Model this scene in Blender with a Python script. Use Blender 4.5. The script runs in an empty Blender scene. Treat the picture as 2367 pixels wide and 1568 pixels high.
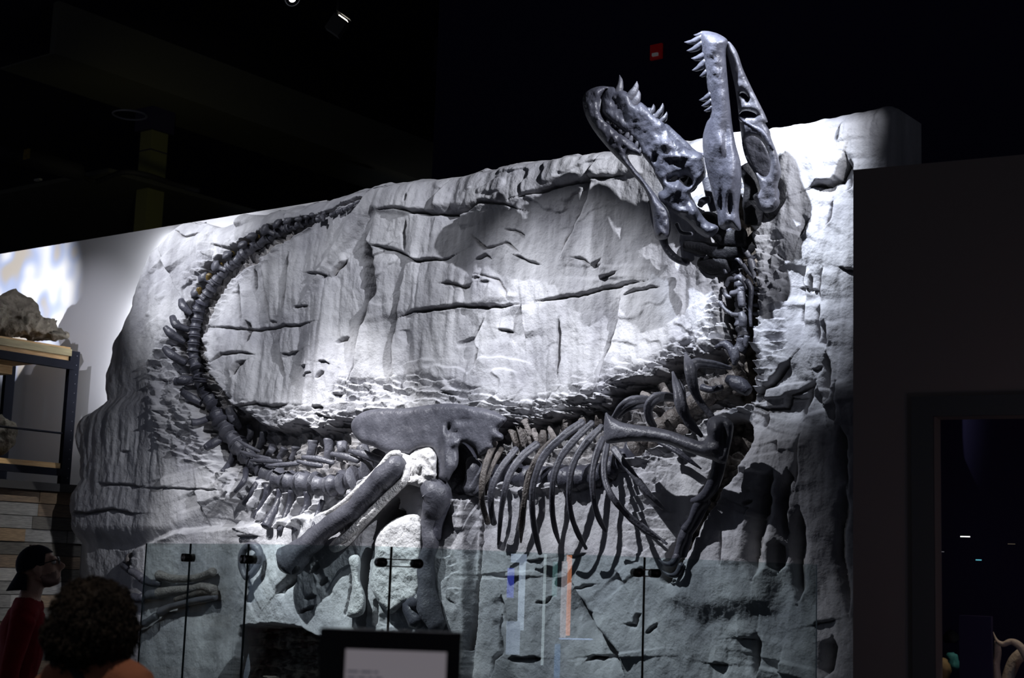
import bpy, bmesh, math, random
import numpy as np
from mathutils import Vector, Matrix
from mathutils.bvhtree import BVHTree
from mathutils import noise as mn
from mathutils.geometry import delaunay_2d_cdt

random.seed(7)
SC = bpy.context.scene
COL = SC.collection
# ------------------------------------------------------------------ camera
IW, IH, F = 2367, 1568, 3510.0
EYE = Vector((0, 0, 1.6))
PITCH, ROLL = math.atan(0.154), math.radians(2.0)
FWD = Vector((0, math.cos(PITCH), math.sin(PITCH)))
_r0 = Vector((1, 0, 0)); _u0 = Vector((0, -math.sin(PITCH), math.cos(PITCH)))
RGT = _r0 * math.cos(ROLL) + _u0 * math.sin(ROLL)
UPV = _u0 * math.cos(ROLL) - _r0 * math.sin(ROLL)
cam_d = bpy.data.cameras.new('camera')
cam = bpy.data.objects.new('camera', cam_d); COL.objects.link(cam)
M3 = Matrix((RGT, UPV, -FWD)).transposed()
cam.matrix_world = Matrix.Translation(EYE) @ M3.to_4x4()
cam_d.sensor_width = 36.0
cam_d.lens = F / IW * 36.0
cam_d.clip_start = 0.05; cam_d.clip_end = 100
cam_d.dof.use_dof = True
cam_d.dof.focus_distance = 10.6
cam_d.dof.aperture_fstop = 2.4
SC.camera = cam

# wall frame: T runs along the rock wall to the right, N points out of it, MI into it
A0 = Vector((-2.73, 12.9, 0)); B0 = Vector((2.25, 9.1, 0))
T = (B0 - A0).normalized(); MI = Vector((-T.y, T.x, 0)); N = -MI

def ray(px, py):
    return FWD + RGT * ((px - IW / 2) / F) + UPV * (-(py - IH / 2) / F)
def P(px, py, h=0.28):                       # the point h metres in front of the wall plane that shows at a pixel
    d = ray(px, py); k = (h - (EYE - A0).dot(N)) / d.dot(N)
    return EYE + d * k
def UVof(p):
    return ((p - A0).dot(T), p.z)
def uvp(px, py, h=0.28):
    return UVof(P(px, py, h))
def W(u, v, h):
    return A0 + T * u + N * h + Vector((0, 0, v))
def at_y(px, py, y):                         # a point y metres ahead
    d = ray(px, py); return EYE + d * (y / d.y)
def at_z(px, py, z):
    d = ray(px, py); return EYE + d * ((z - EYE.z) / d.z)
def at_vp(px, py, a, b):                     # on the upright plane through ground points a, b
    n = Vector((-(b - a).y, (b - a).x, 0)); d = ray(px, py)
    return EYE + d * ((Vector((a.x, a.y, 0)) - EYE).dot(n) / d.dot(n))

# ------------------------------------------------------------------ world, exposure, lights
SC.view_settings.view_transform = 'Standard'
SC.view_settings.look = 'None'
SC.view_settings.exposure = 0.0
SC.view_settings.gamma = 1.0
SC.view_settings.use_curve_mapping = False
world = bpy.data.worlds.new('world'); SC.world = world
world.use_nodes = True
world.node_tree.nodes['Background'].inputs[0].default_value = (0.75, 0.8, 1.0, 1)
world.node_tree.nodes['Background'].inputs[1].default_value = 0.045

def aim(o, target):
    d = (Vector(target) - o.location).normalized()
    o.rotation_euler = d.to_track_quat('-Z', 'Y').to_euler()
def spot(name, loc, target, power, angle, blend=0.5, col=(1, 1, 1), size=0.03):
    l = bpy.data.lights.new(name, 'SPOT'); l.energy = power; l.spot_size = math.radians(angle)
    l.spot_blend = blend; l.color = col; l.shadow_soft_size = size
    o = bpy.data.objects.new(name, l); COL.objects.link(o); o.location = loc; aim(o, target)
    return o
COOL = (0.91, 0.93, 1.0); WHT = (0.97, 0.97, 1.0)
def wl(px, py, z, off, side=0.0):            # a lamp place: out from the wall at a pixel's column, at height z
    p = P(px, py, 0.3); q = p + N * off + T * side; q.z = z
    return q
spot('tail_spot', wl(400, 640, 6.3, 3.2, -0.1), P(440, 610), 1350, 26, 1.0, COOL)
spot('upper_spot', wl(800, 640, 6.4, 3.8, -0.4), P(740, 660), 440, 46, 1.0, COOL)
spot('hip_spot', wl(800, 1100, 6.4, 3.3, -0.6), P(790, 1190, 0.4), 2700, 26, 0.8, WHT)
spot('wall_wash', wl(240, 800, 5.6, 3.2, 0.3), P(190, 800, 0.0), 250, 24, 1.0, (0.88, 0.88, 1.0))
spot('foot_spot', wl(520, 1100, 6.2, 3.6, 0.2), P(480, 1300, 0.4), 900, 19, 0.9, WHT)
spot('skull_spot', (-0.07, 7.48, 6.44), P(1750, 460, 0.3), 2200, 28, 0.95, (0.82, 0.88, 1.0))
spot('skull_side_spot', (3.26, 4.93, 6.40), P(1300, 600, 0.3), 2600, 27, 0.75, COOL, 0.02)
spot('rib_spot', wl(1300, 1000, 6.4, 3.4, -1.2), P(1340, 1010, 0.3), 1750, 33, 0.9, COOL)

# ------------------------------------------------------------------ materials
def mat(name, c1, rough=0.6, c2=None, scale=6.0, bump=0.0, bscale=60.0, metal=0.0, spec=0.5, emit=None, estr=0.0, stretch=None):
    m = bpy.data.materials.new(name); m.use_nodes = True
    nt = m.node_tree; b = nt.nodes['Principled BSDF']
    b.inputs['Base Color'].default_value = (*c1, 1); b.inputs['Roughness'].default_value = rough
    b.inputs['Metallic'].default_value = metal; b.inputs['Specular IOR Level'].default_value = spec
    tc = nt.nodes.new('ShaderNodeTexCoord'); src = tc.outputs['Object']
    if stretch:
        mp = nt.nodes.new('ShaderNodeMapping'); mp.inputs['Scale'].default_value = stretch
        nt.links.new(src, mp.inputs['Vector']); src = mp.outputs['Vector']
    if c2:
        n = nt.nodes.new('ShaderNodeTexNoise'); n.inputs['Scale'].default_value = scale; n.inputs['Detail'].default_value = 6
        r = nt.nodes.new('ShaderNodeValToRGB'); r.color_ramp.elements[0].position = 0.35; r.color_ramp.elements[1].position = 0.68
        r.color_ramp.elements[0].color = (*c1, 1); r.color_ramp.elements[1].color = (*c2, 1)
        nt.links.new(src, n.inputs['Vector']); nt.links.new(n.outputs['Fac'], r.inputs['Fac'])
        nt.links.new(r.outputs['Color'], b.inputs['Base Color'])
    if bump:
        n2 = nt.nodes.new('ShaderNodeTexNoise'); n2.inputs['Scale'].default_value = bscale; n2.inputs['Detail'].default_value = 5
        bp = nt.nodes.new('ShaderNodeBump'); bp.inputs['Strength'].default_value = bump; bp.inputs['Distance'].default_value = 0.02
        nt.links.new(src, n2.inputs['Vector']); nt.links.new(n2.outputs['Fac'], bp.inputs['Height'])
        nt.links.new(bp.outputs['Normal'], b.inputs['Normal'])
    if emit:
        b.inputs['Emission Color'].default_value = (*emit, 1); b.inputs['Emission Strength'].default_value = estr
    return m

BONE = mat('fossil_bone', (0.058, 0.059, 0.073), 0.42, (0.105, 0.106, 0.126), 9, 0.3, 50, spec=0.45)
BONE_L = mat('fossil_bone_pale', (0.052, 0.054, 0.072), 0.40, (0.090, 0.093, 0.118), 12, 0.3, 45, spec=0.45)
BONE_B = mat('fossil_bone_brown', (0.060, 0.052, 0.050), 0.45, (0.13, 0.115, 0.105), 14, 0.6, 60, spec=0.4)
BONE_D = mat('fossil_bone_dark', (0.035, 0.036, 0.048), 0.40, (0.065, 0.066, 0.085), 9, 0.3, 50, spec=0.45)
BONE_SHADE = mat('fossil_bone_shaded', (0.005, 0.005, 0.007), 0.6, (0.010, 0.010, 0.013), 9, 0.3, 55, spec=0.3)  # near-black colour puts the skull's shadow into the braincase bones
BONE_T = mat('fossil_bone_tan', (0.14, 0.125, 0.12), 0.5, (0.24, 0.22, 0.21), 20, 0.7, 60, spec=0.3)
PLASTER = mat('plaster_matrix', (0.56, 0.55, 0.55), 0.9, (0.70, 0.69, 0.69), 8, 0.7, 45, spec=0.1)
CHALK = mat('pale_matrix', (0.46, 0.46, 0.47), 0.9, (0.62, 0.62, 0.63), 9, 0.8, 35, spec=0.1)
BLACK = mat('black_metal', (0.012, 0.012, 0.014), 0.5, spec=0.3)
NIGHT = mat('black_paint', (0.040, 0.036, 0.085), 0.9, spec=0.05)
WHITE_WALL = mat('white_paint', (0.62, 0.62, 0.64), 0.85, spec=0.1)

# ------------------------------------------------------------------ object helpers
def tag(o, label=None, cat=None, group=None, kind=None):
    if label: o['label'] = label
    if cat: o['category'] = cat
    if group: o['group'] = group
    if kind: o['kind'] = kind
    return o
def empty(name, loc, label, cat, group=None):
    o = bpy.data.objects.new(name, None); COL.objects.link(o); o.location = loc
    o.empty_display_size = 0.1
    return tag(o, label, cat, group)
def root_of(o):
    while o.parent: o = o.parent
    return o
def link(name, verts, faces, material, parent=None, smooth=True, mats=None, fm=None):
    off = Vector((0, 0, 0))
    if parent: off = root_of(parent).location
    me = bpy.data.meshes.new(name)
    me.from_pydata([tuple(Vector(v) - off) for v in verts], [], faces)
    for m in (mats or [material]): me.materials.append(m)
    if fm: me.polygons.foreach_set('material_index', fm)
    if smooth: me.polygons.foreach_set('use_smooth', [True] * len(faces))
    me.update()
    o = bpy.data.objects.new(name, me); COL.objects.link(o)
    if parent:
        o.parent = parent
        if parent.type == 'EMPTY' or True: pass
        if parent is not root_of(parent) or parent.type != 'EMPTY': o.location = (0, 0, 0)
    return o

class MB:
    def __init__(s): s.v = []; s.f = []
    def quad_box(s, o, ax, ay, az):                         # box from a corner and three edge vectors
        b = len(s.v); o, ax, ay, az = map(Vector, (o, ax, ay, az))
        for k in range(8):
            s.v.append(o + ax * (k & 1) + ay * ((k >> 1) & 1) + az * (k >> 2))
        for q in ((0, 2, 3, 1), (4, 5, 7, 6), (0, 1, 5, 4), (2, 6, 7, 3), (0, 4, 6, 2), (1, 3, 7, 5)):
            s.f.append(tuple(b + i for i in q))
        return s
    def cbox(s, c, ax, ay, az):                             # centred box, full edge vectors
        c, ax, ay, az = map(Vector, (c, ax, ay, az))
        return s.quad_box(c - (ax + ay + az) * 0.5, ax, ay, az)
    def tube(s, pts, rad, n=10, seg=5, k=1.0, ref=None, cap=True, wob=0.0, groove=0.0, flat=False):
        """swept limb through world points, radii in metres, elliptical section with depth factor k"""
        pts = [Vector(p) for p in pts]
        if len(pts) > 2 or seg > 1: pts, rad = smooth_line(pts, rad, seg)
        m = len(pts); b = len(s.v)
        ctr = []
        for i in range(m):
            t = (pts[min(i + 1, m - 1)] - pts[max(i - 1, 0)])
            if t.length < 1e-9: t = Vector((0, 0, 1))
            t.normalize()
            r = ref if ref is not None else (pts[i] - EYE).normalized()
            sd = t.cross(r)
            if sd.length < 0.05: sd = t.cross(Vector((0.3, 0.5, 0.8)))
            sd.normalize(); dp = sd.cross(t).normalized()
            ctr.append((pts[i], sd, dp, rad[i], t))
        if cap:
            c0, c1 = ctr[0], ctr[-1]; ce, cr = (.16, .82) if flat else (.55, .55)
            ctr = [(c0[0] - c0[4] * c0[3] * ce, c0[1], c0[2], c0[3] * cr, c0[4])] + ctr + [(c1[0] + c1[4] * c1[3] * ce, c1[1], c1[2], c1[3] * cr, c1[4])]
        for (p, sd, dp, r, t) in ctr:
            for j in range(n):
                a = 2 * math.pi * j / n
                q = r
                if groove: q *= 1 - groove * math.exp(-((abs(math.sin(a)) - 1) / .07) ** 2)
                if wob: q *= 1 + wob * (mn.noise((p + sd * (math.cos(a) * r)) * 9) + .6 * mn.noise((p + dp * (math.sin(a) * r)) * 26))
                s.v.append(p + sd * (math.cos(a) * q) + dp * (math.sin(a) * q * k))
        m = len(ctr)
        for i in range(m - 1):
            for j in range(n):
                j2 = (j + 1) % n
                s.f.append((b + i * n + j, b + i * n + j2, b + (i + 1) * n + j2, b + (i + 1) * n + j))
        s.f.append(tuple(b + j for j in range(n))[::-1]); s.f.append(tuple(b + (m - 1) * n + j for j in range(n)))
        return s
    def ball(s, c, rx, ry, rz, n=14, m=9, rot=None):
        c = Vector(c); b = len(s.v); rot = rot or Matrix.Identity(3)
        s.v.append(c + rot @ Vector((0, 0, rz)))
        for i in range(1, m):
            th = math.pi * i / m
            for j in range(n):
                a = 2 * math.pi * j / n
                s.v.append(c + rot @ Vector((rx * math.sin(th) * math.cos(a), ry * math.sin(th) * math.sin(a), rz * math.cos(th))))
        s.v.append(c + rot @ Vector((0, 0, -rz)))
        for j in range(n): s.f.append((b, b + 1 + j, b + 1 + (j + 1) % n))
        for i in range(m - 2):
            for j in range(n):
                p, q = b + 1 + i * n + j, b + 1 + i * n + (j + 1) % n
                s.f.append((p, p + n, q + n, q))
        l = b + 1 + (m - 2) * n; e = len(s.v) - 1
        for j in range(n): s.f.append((l + j, e, l + (j + 1) % n))
        return s
    def cyl(s, a, b_, r, n=16, r2=None):
        a, b_ = Vector(a), Vector(b_)
        return s.tube([a, b_], [r, r if r2 is None else r2], n=n, seg=1, ref=Vector((0.31, 0.52, 0.8)), cap=False)
    def build(s, name, material, parent=None, smooth=True):
        return link(name, s.v, s.f, material, parent, smooth)

def smooth_line(pts, rad, seg):
    out, ro = [], []
    m = len(pts)
    for i in range(m - 1):
        p0, p1, p2, p3 = pts[max(i - 1, 0)], pts[i], pts[i + 1], pts[min(i + 2, m - 1)]
        for k in range(seg):
            t = k / seg
            out.append(0.5 * ((2 * p1) + (p2 - p0) * t + (2 * p0 - 5 * p1 + 4 * p2 - p3) * t * t + (3 * p1 - p0 - 3 * p2 + p3) * t ** 3))
            ro.append(rad[i] + (rad[i + 1] - rad[i]) * (3 * t * t - 2 * t ** 3))
    out.append(pts[-1]); ro.append(rad[-1])
    return out, ro
def box(name, o, ax, ay, az, material, parent=None):
    return MB().quad_box(o, ax, ay, az).build(name, material, parent, smooth=False)
def crop(ox, oy, s):                                     # tracing frames
    return lambda *pts: [(ox + p[0] / s, oy + p[1] / s) + tuple(p[2:]) for p in pts]
cA = crop(1300, 40, 2.6133); cB = crop(1300, 500, 3.1367); cC = crop(780, 880, 3.015); cD = crop(1080, 800, 2.9043)
cE = crop(350, 420, 3.2673); cF = crop(350, 800, 3.409); cG = crop(0, 1080, 3.2125); cH = crop(0, 560, 2.704)
cI = crop(280, 1220, 3.8177); cJ = crop(800, 1220, 4.506); cK = crop(1080, 1220, 3.945); cL = crop(1500, 1000, 2.76)
cO = crop(0, 100, 3.015); cP = crop(800, 340, 2.8); cQ = crop(1700, 220, 3.267); cR = crop(1700, 700, 3.136); cS = crop(1620, 520, 6.033)

# ------------------------------------------------------------------ numpy noise
def _hash(ix, iy, seed):
    h = (ix.astype(np.int64) * 374761393 + iy.astype(np.int64) * 668265263 + seed * 974711) & 0xffffffff
    h = ((h ^ (h >> 13)) * 1274126177) & 0xffffffff
    h = (h ^ (h >> 16)) & 0xffffffff
    return h / 4294967295.0
def vnoise(x, y, seed=0):
    ix, iy = np.floor(x), np.floor(y); fx, fy = x - ix, y - iy
    fx = fx * fx * fx * (fx * (fx * 6 - 15) + 10); fy = fy * fy * fy * (fy * (fy * 6 - 15) + 10)
    a = _hash(ix, iy, seed); b = _hash(ix + 1, iy, seed); c = _hash(ix, iy + 1, seed); d = _hash(ix + 1, iy + 1, seed)
    return (a + (b - a) * fx + (c - a) * fy + (a - b - c + d) * fx * fy) * 2 - 1
def fbm(x, y, o=4, seed=0):
    s = 0; a = 1; t = 0
    for i in range(o):
        s = s + a * vnoise(x * 2 ** i + 17.3 * i, y * 2 ** i - 9.1 * i, seed + i); t += a; a *= 0.5
    return s / t
def facets(x, y, seed=0):
    """cells with tilted planes: chisel marks"""
    ix, iy = np.floor(x), np.floor(y); best = np.full(x.shape, 9.0); val = np.zeros(x.shape)
    for dx in (-1, 0, 1):
        for dy in (-1, 0, 1):
            cx, cy = ix + dx, iy + dy
            px = cx + _hash(cx, cy, seed); py = cy + _hash(cx, cy, seed + 5)
            d = (x - px) ** 2 + (y - py) ** 2
            w = (_hash(cx, cy, seed + 9) - 0.5) * 1.2 + (x - px) * (_hash(cx, cy, seed + 11) - 0.5) * 1.6 + (y - py) * (0.3 + _hash(cx, cy, seed + 12)) * 1.0
            k = d < best; best = np.where(k, d, best); val = np.where(k, w, val)
    return val
def sstep(x, a, b):
    t = np.clip((x - a) / (b - a), 0, 1); return t * t * (3 - 2 * t)

# ------------------------------------------------------------------ room shell
def WBox(name, u0, u1, h0, h1, z0, z1, m, parent=None):    # box in the wall frame
    return box(name, W(u0, z0, h0), T * (u1 - u0), N * (h1 - h0), Vector((0, 0, z1 - z0)), m, parent)
FLOOR_M = mat('dark_carpet', (0.02, 0.02, 0.024), 0.95, (0.03, 0.03, 0.034), 30, 0.4, 200, spec=0.05)
CEIL_M = mat('dark_ceiling', (0.03, 0.028, 0.05), 0.95, spec=0.05)
SOFFIT_M = mat('grey_soffit', (0.13, 0.13, 0.11), 0.95, spec=0.05)
tag(WBox('floor', -26, 13, -26, 16, -0.1, 0, FLOOR_M), kind='structure')
tag(WBox('ceiling', -26, 13, -26, 9, 7.6, 7.7, CEIL_M), kind='structure')
tag(WBox('wall_far', -26, 13, -26, -25.8, 0, 7.6, NIGHT), kind='structure')
# the white partition the rock is fixed to
uL0 = uvp(0, 600, 0)[0] - 3.0
vtop = uvp(220, 551, 0)[1]
tag(WBox('wall_back', uL0, 1.5, -0.2, 0.0, 0, vtop, WHITE_WALL), kind='structure')
ud = uvp(1003, 300, -3.0)[0]
tag(WBox('wall_divider', ud, 13, -3.2, -3.0, 0, 7.6, NIGHT), kind='structure')
tag(WBox('wall_middle', 1.5, 6.30, -0.32, 0.0, 0, 4.25, NIGHT), kind='structure')

# ------------------------------------------------------------------ rock face (height field on the wall plane)
NU, NV = 1120, 780
left_px = [(440, 507), (400, 520), (375, 560), (345, 600), (322, 650), (310, 690), (307, 712), (290, 750), (268, 790), (262, 840), (250, 870),
           (247, 900), (250, 930), (232, 950), (203, 968), (195, 1000), (199, 1030), (212, 1060), (209, 1090), (215, 1112), (190, 1145), (181, 1170),
           (185, 1200), (189, 1270), (202, 1320), (206, 1360), (204, 1450), (200, 1568)]
top_px = [(440, 507), (465, 515), (490, 522), (515, 510), (545, 496), (600, 490), (650, 474), (700, 465), (760, 455), (800, 448), (830, 440), (860, 428),
          (890, 420), (950, 415), (1010, 412), (1030, 404), (1050, 401), (1120, 386), (1160, 378), (1200, 372), (1290, 358), (1400, 350), (1500, 334),
          (1600, 314), (1700, 300), (1800, 285), (1850, 281), (1900, 266), (1920, 261), (1980, 255), (2010, 243), (2040, 235), (2052, 238)]
HE = 0.22
lv = np.array([uvp(x, y, HE) for x, y in left_px]); lv = lv[np.argsort(lv[:, 1])]
tv = np.array([uvp(x, y, HE) for x, y in top_px])
def uL(v): return np.interp(v, lv[:, 1], lv[:, 0]) + 0.012 * vnoise(v * 16, v * 0, 3)
def vT(u): return np.interp(u, tv[:, 0], tv[:, 1]) + 0.012 * vnoise(u * 12, u * 0, 4)
uR = tv[-1, 0]
ss, bb = np.meshgrid(np.linspace(0, 1, NU + 1), np.linspace(0, 1, NV + 1))
bb = np.where(bb < 0.08, bb * 1.0, bb)
U = uL(bb * 4.0) + ss * (uR - uL(bb * 4.0)); V = bb * vT(U)
for _ in range(6):
    l = uL(V); U = l + ss * (uR - l); V = bb * vT(U)
Hh = np.full(U.shape, 0.30); DK = np.zeros(U.shape)
Uw = U + 0.010 * fbm(U * 14, V * 14, 3, 21); Vw = V + 0.010 * fbm(U * 14, V * 14, 3, 31)

def poly_d(pts, pad):
    """distance, side and run along a polyline (u, v) for the grid points near it"""
    p = np.array(pts); lo = p.min(0) - pad; hi = p.max(0) + pad
    idx = np.nonzero((Uw > lo[0]) & (Uw < hi[0]) & (Vw > lo[1]) & (Vw < hi[1]))
    x, y = Uw[idx], Vw[idx]
    best = np.full(x.shape, 1e9); side = np.ones(x.shape); run = np.zeros(x.shape)
    L = np.concatenate([[0], np.cumsum(np.hypot(*(np.diff(p, axis=0).T)))])
    for i in range(len(p) - 1):
        a, b = p[i], p[i + 1]; e = b - a; l2 = max(e @ e, 1e-12)
        t = np.clip(((x - a[0]) * e[0] + (y - a[1]) * e[1]) / l2, 0, 1)
        dx, dy = x - a[0] - t * e[0], y - a[1] - t * e[1]
        d = np.hypot(dx, dy); k = d < best
        best = np.where(k, d, best); side = np.where(k, np.sign(e[0] * dy - e[1] * dx), side)
        run = np.where(k, (L[i] + t * math.sqrt(l2)) / max(L[-1], 1e-9), run)
    return idx, best, side, run
MPX = 1 / 330.0
def crack(px, w=4, d=0.06, step=0.0, h=0.28, sw=0.14):
    """w: half width in pixels; step > 0 pushes the upper (or left-hand) side forward"""
    pts = [uvp(x, y, h) for x, y in px]
    if pts[0][0] > pts[-1][0] and abs(pts[0][0] - pts[-1][0]) > abs(pts[0][1] - pts[-1][1]): pts = pts[::-1]
    wm = w * MPX; idx, dist, side, run = poly_d(pts, max(wm * 3, (sw * 3 if step else 0)))
    tp = np.clip(np.minimum(run, 1 - run) * 5, 0.12, 1)
    ww = wm * tp * (0.75 + 0.5 * (vnoise(U[idx] * 9, V[idx] * 9, 77) * 0.5 + 0.5))
    Hh[idx] -= d * np.sqrt(tp) * np.exp(-(dist / ww) ** 2)
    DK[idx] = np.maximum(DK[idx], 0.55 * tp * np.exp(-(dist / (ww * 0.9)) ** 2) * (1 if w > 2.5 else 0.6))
    if step: Hh[idx] += step * tp * side * np.exp(-dist / sw)
def bump(px, w, d, h=0.3, flat=0.0, rough=0.0):
    pts = [uvp(x, y, h) for x, y in px]; wm = w * MPX
    idx, dist, side, run = poly_d(pts, wm * 2.6)
    tp = np.clip(np.minimum(run, 1 - run) * 6, 0.3, 1)
    k = np.exp(-(dist / (wm * tp)) ** 2) if not flat else 1 - sstep(dist, wm * flat, wm)
    Hh[idx] += d * k * (1 + rough * fbm(U[idx] * 20, V[idx] * 20, 3, 5))
def inside(px, py, poly):
    c = np.zeros(px.shape, bool); n = len(poly)
    for i in range(n):
        x0, y0 = poly[i]; x1, y1 = poly[(i + 1) % n]
        k = ((y0 > py) != (y1 > py)) & (px < (x1 - x0) * (py - y0) / ((y1 - y0) if y1 != y0 else 1e-9) + x0)
        c ^= k
    return c
def region(px, amt, soft=0.05, h=0.28):
    pts = [uvp(x, y, h) for x, y in px]
    idx, dist, _, _ = poly_d(pts + [pts[0]], soft * 2 + 0.05)
    ins = inside(Uw[idx], Vw[idx], pts)
    sd = np.where(ins, dist, -dist)
    k = sstep(sd, -soft, soft)
    Hh[idx] += amt * k
    return idx, k

# broad shape
Hh += 0.075 * fbm(U * 0.9 + 3, V * 0.7, 2, 1) + 0.035 * fbm(U * 2.6, V * 1.5, 3, 2)
Hh += 0.030 * fbm(U * 5.0 + 0.6 * vnoise(U, V, 5), V * 0.9, 3, 8) * (0.22 + 0.78 * sstep(V, 1.8, 2.6)) + 0.012 * sstep(V, 1.7, 2.5) * np.abs(fbm(U * 12, V * 1.4, 2, 81))                     # drips and folds run downwards
n1 = fbm(U * 1.4 + 0.4 * V, V * 2.1 - 0.3 * U, 4, 40) * 2.6
fl = np.floor(n1); fr = n1 - fl
Hh += 0.024 * (fl + sstep(fr, 0.0, 0.12)) * sstep(fbm(U * 0.8, V * 0.8, 2, 60), 0.0, 0.35) * sstep(V, 2.0, 2.6)   # flaked ledges
Hh += 0.007 * fbm(U * 22, V * 14, 4, 9)
# big forms
region([(700, 700), (860, 430), (1450, 340), (1480, 400), (1300, 420), (1180, 480), (1040, 480), (940, 495), (868, 485)], 0.045, 0.03)
region([(855, 600), (1010, 595), (1200, 690), (1090, 710), (950, 725), (860, 745)], 0.02, 0.03)
region([(203, 968), (300, 930), (420, 905), (470, 960), (500, 1060), (560, 1140), (480, 1200), (420, 1240), (180, 1240), (150, 1000)], 0.10, 0.09)
region([(440, 1228), (600, 1214), (760, 1190), (900, 1130), (1094, 1150), (1092, 1440), (1080, 1640), (300, 1640), (330, 1270)], 0.10, 0.03)
region([(1094, 1235), (1250, 1215), (1400, 1270), (1560, 1330), (1660, 1100), (1760, 1010), (1900, 1000), (1980, 1100), (1980, 1640), (1094, 1640)], 0.03, 0.12)
region([(1650, 1150), (1760, 1010), (1860, 1020), (1830, 1200), (1780, 1400), (1620, 1420), (1560, 1380)], 0.06, 0.08)
region([(1790, 300), (2060, 240), (2060, 560), (1950, 640), (1830, 600), (1800, 520)], 0.06, 0.12)
# trench in which the skeleton lies
def trench(px, w, d, chis=0.5, dark=1.0):
    pts = [uvp(x, y, 0.25) for x, y in px]; w = np.array(w)
    idx, dist, side, run = poly_d(pts, w.max() * 1.9)
    L = np.concatenate([[0], np.cumsum(np.hypot(*(np.diff(np.array(pts), axis=0).T)))]); L /= L[-1]
    ww = np.interp(run, L, w) * (1 + 0.18 * vnoise(U[idx] * 5, V[idx] * 5, 12))
    k = 1 - sstep(dist / ww, 0.70, 1.0)
    Hh[idx] -= d * k
    rim = np.exp(-((dist / ww - 0.95) / 0.35) ** 2)
    Hh[idx] += chis * 0.030 * rim * facets(U[idx] * 11 + V[idx] * 3, V[idx] * 22, 33)
    Hh[idx] += 0.03 * k * facets(U[idx] * 14, V[idx] * 18, 37)
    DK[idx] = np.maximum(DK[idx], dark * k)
trench([(836, 458), (760, 490), (690, 520), (620, 550), (560, 590), (510, 630), (478, 680), (462, 730), (452, 790), (458, 850), (478, 910), (505, 960), (540, 1010)],
       [0.014, 0.03, 0.07, 0.12, 0.14, 0.15, 0.15, 0.15, 0.15, 0.16, 0.17, 0.2, 0.24], 0.12, 0.8, 0.55)
trench([(400, 860), (430, 900), (460, 980), (520, 1040)], [0.2, 0.24, 0.24, 0.15], 0.04, 1.6, 0.0)
trench([(540, 1015), (620, 1055), (720, 1055), (830, 1045), (950, 1020), (1080, 1060)], [0.22, 0.24, 0.26, 0.27, 0.25, 0.25], 0.16, 0.8, 0.5)
trench([(1080, 1075), (1190, 1050), (1300, 1030), (1400, 1000), (1480, 975), (1570, 930), (1650, 890), (1700, 850)], [0.22, 0.25, 0.25, 0.25, 0.25, 0.26, 0.24, 0.2], 0.14, 1.3, 0.5)
trench([(1712, 900), (1716, 820), (1714, 740), (1714, 660), (1706, 600), (1690, 540), (1680, 470)], [0.14, 0.135, 0.14, 0.15, 0.155, 0.16, 0.12], 0.24, 1.3, 1.0)
trench([(1705, 1010), (1690, 1080), (1640, 1160), (1600, 1230), (1560, 1300), (1545, 1330)], [0.15, 0.1, 0.08, 0.07, 0.07, 0.05], 0.13, 0.4, 0.9)  # arm's cast shadow, shaped as a dark-coloured trench
# chiselled bands beside the trench
def chisel(px, w, amp, su=10, sv=22, seed=51):
    pts = [uvp(x, y, 0.28) for x, y in px]
    w *= 0.75
    idx, dist, side, run = poly_d(pts, w * 1.6)
    k = 1 - sstep(dist, w * 0.3, w)
    f = facets(U[idx] * su + 1.5 * vnoise(U[idx] * 4, V[idx] * 4, 3), V[idx] * sv, seed)
    Hh[idx] += 0.38 * amp * k * (f - 0.25)
chisel([(800, 905), (900, 900), (985, 893), (1080, 920), (1200, 962), (1340, 942), (1480, 880), (1560, 830), (1640, 780), (1665, 710)], 0.17, 0.085)
chisel([(1200, 962), (1340, 942), (1480, 880), (1600, 810)], 0.12, 0.10, 12, 26, 52)
chisel([(1790, 560), (1795, 700), (1800, 840)], 0.12, 0.08, 9, 20, 53)
chisel([(560, 960), (700, 965), (800, 985)], 0.15, 0.09)
chisel([(480, 510), (470, 620), (440, 640)], 0.13, 0.06, 12, 16)
chisel([(430, 860), (420, 920), (460, 1000), (500, 1060)], 0.18, 0.07, 9, 18, 54)
chisel([(520, 1110), (580, 1190), (700, 1200), (800, 1150)], 0.16, 0.06, 11, 12, 55)
chisel([(1480, 1100), (1500, 1200), (1480, 1270)], 0.28, 0.05, 6, 16, 56)
chisel([(1010, 1180), (1050, 1260), (1060, 1380)], 0.14, 0.06, 9, 9, 57)
chisel([(930, 1330), (925, 1400), (915, 1450)], 0.12, 0.07, 12, 12, 58)
chisel([(290, 1270), (330, 1300), (320, 1380)], 0.15, 0.06, 10, 12, 59)
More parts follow.
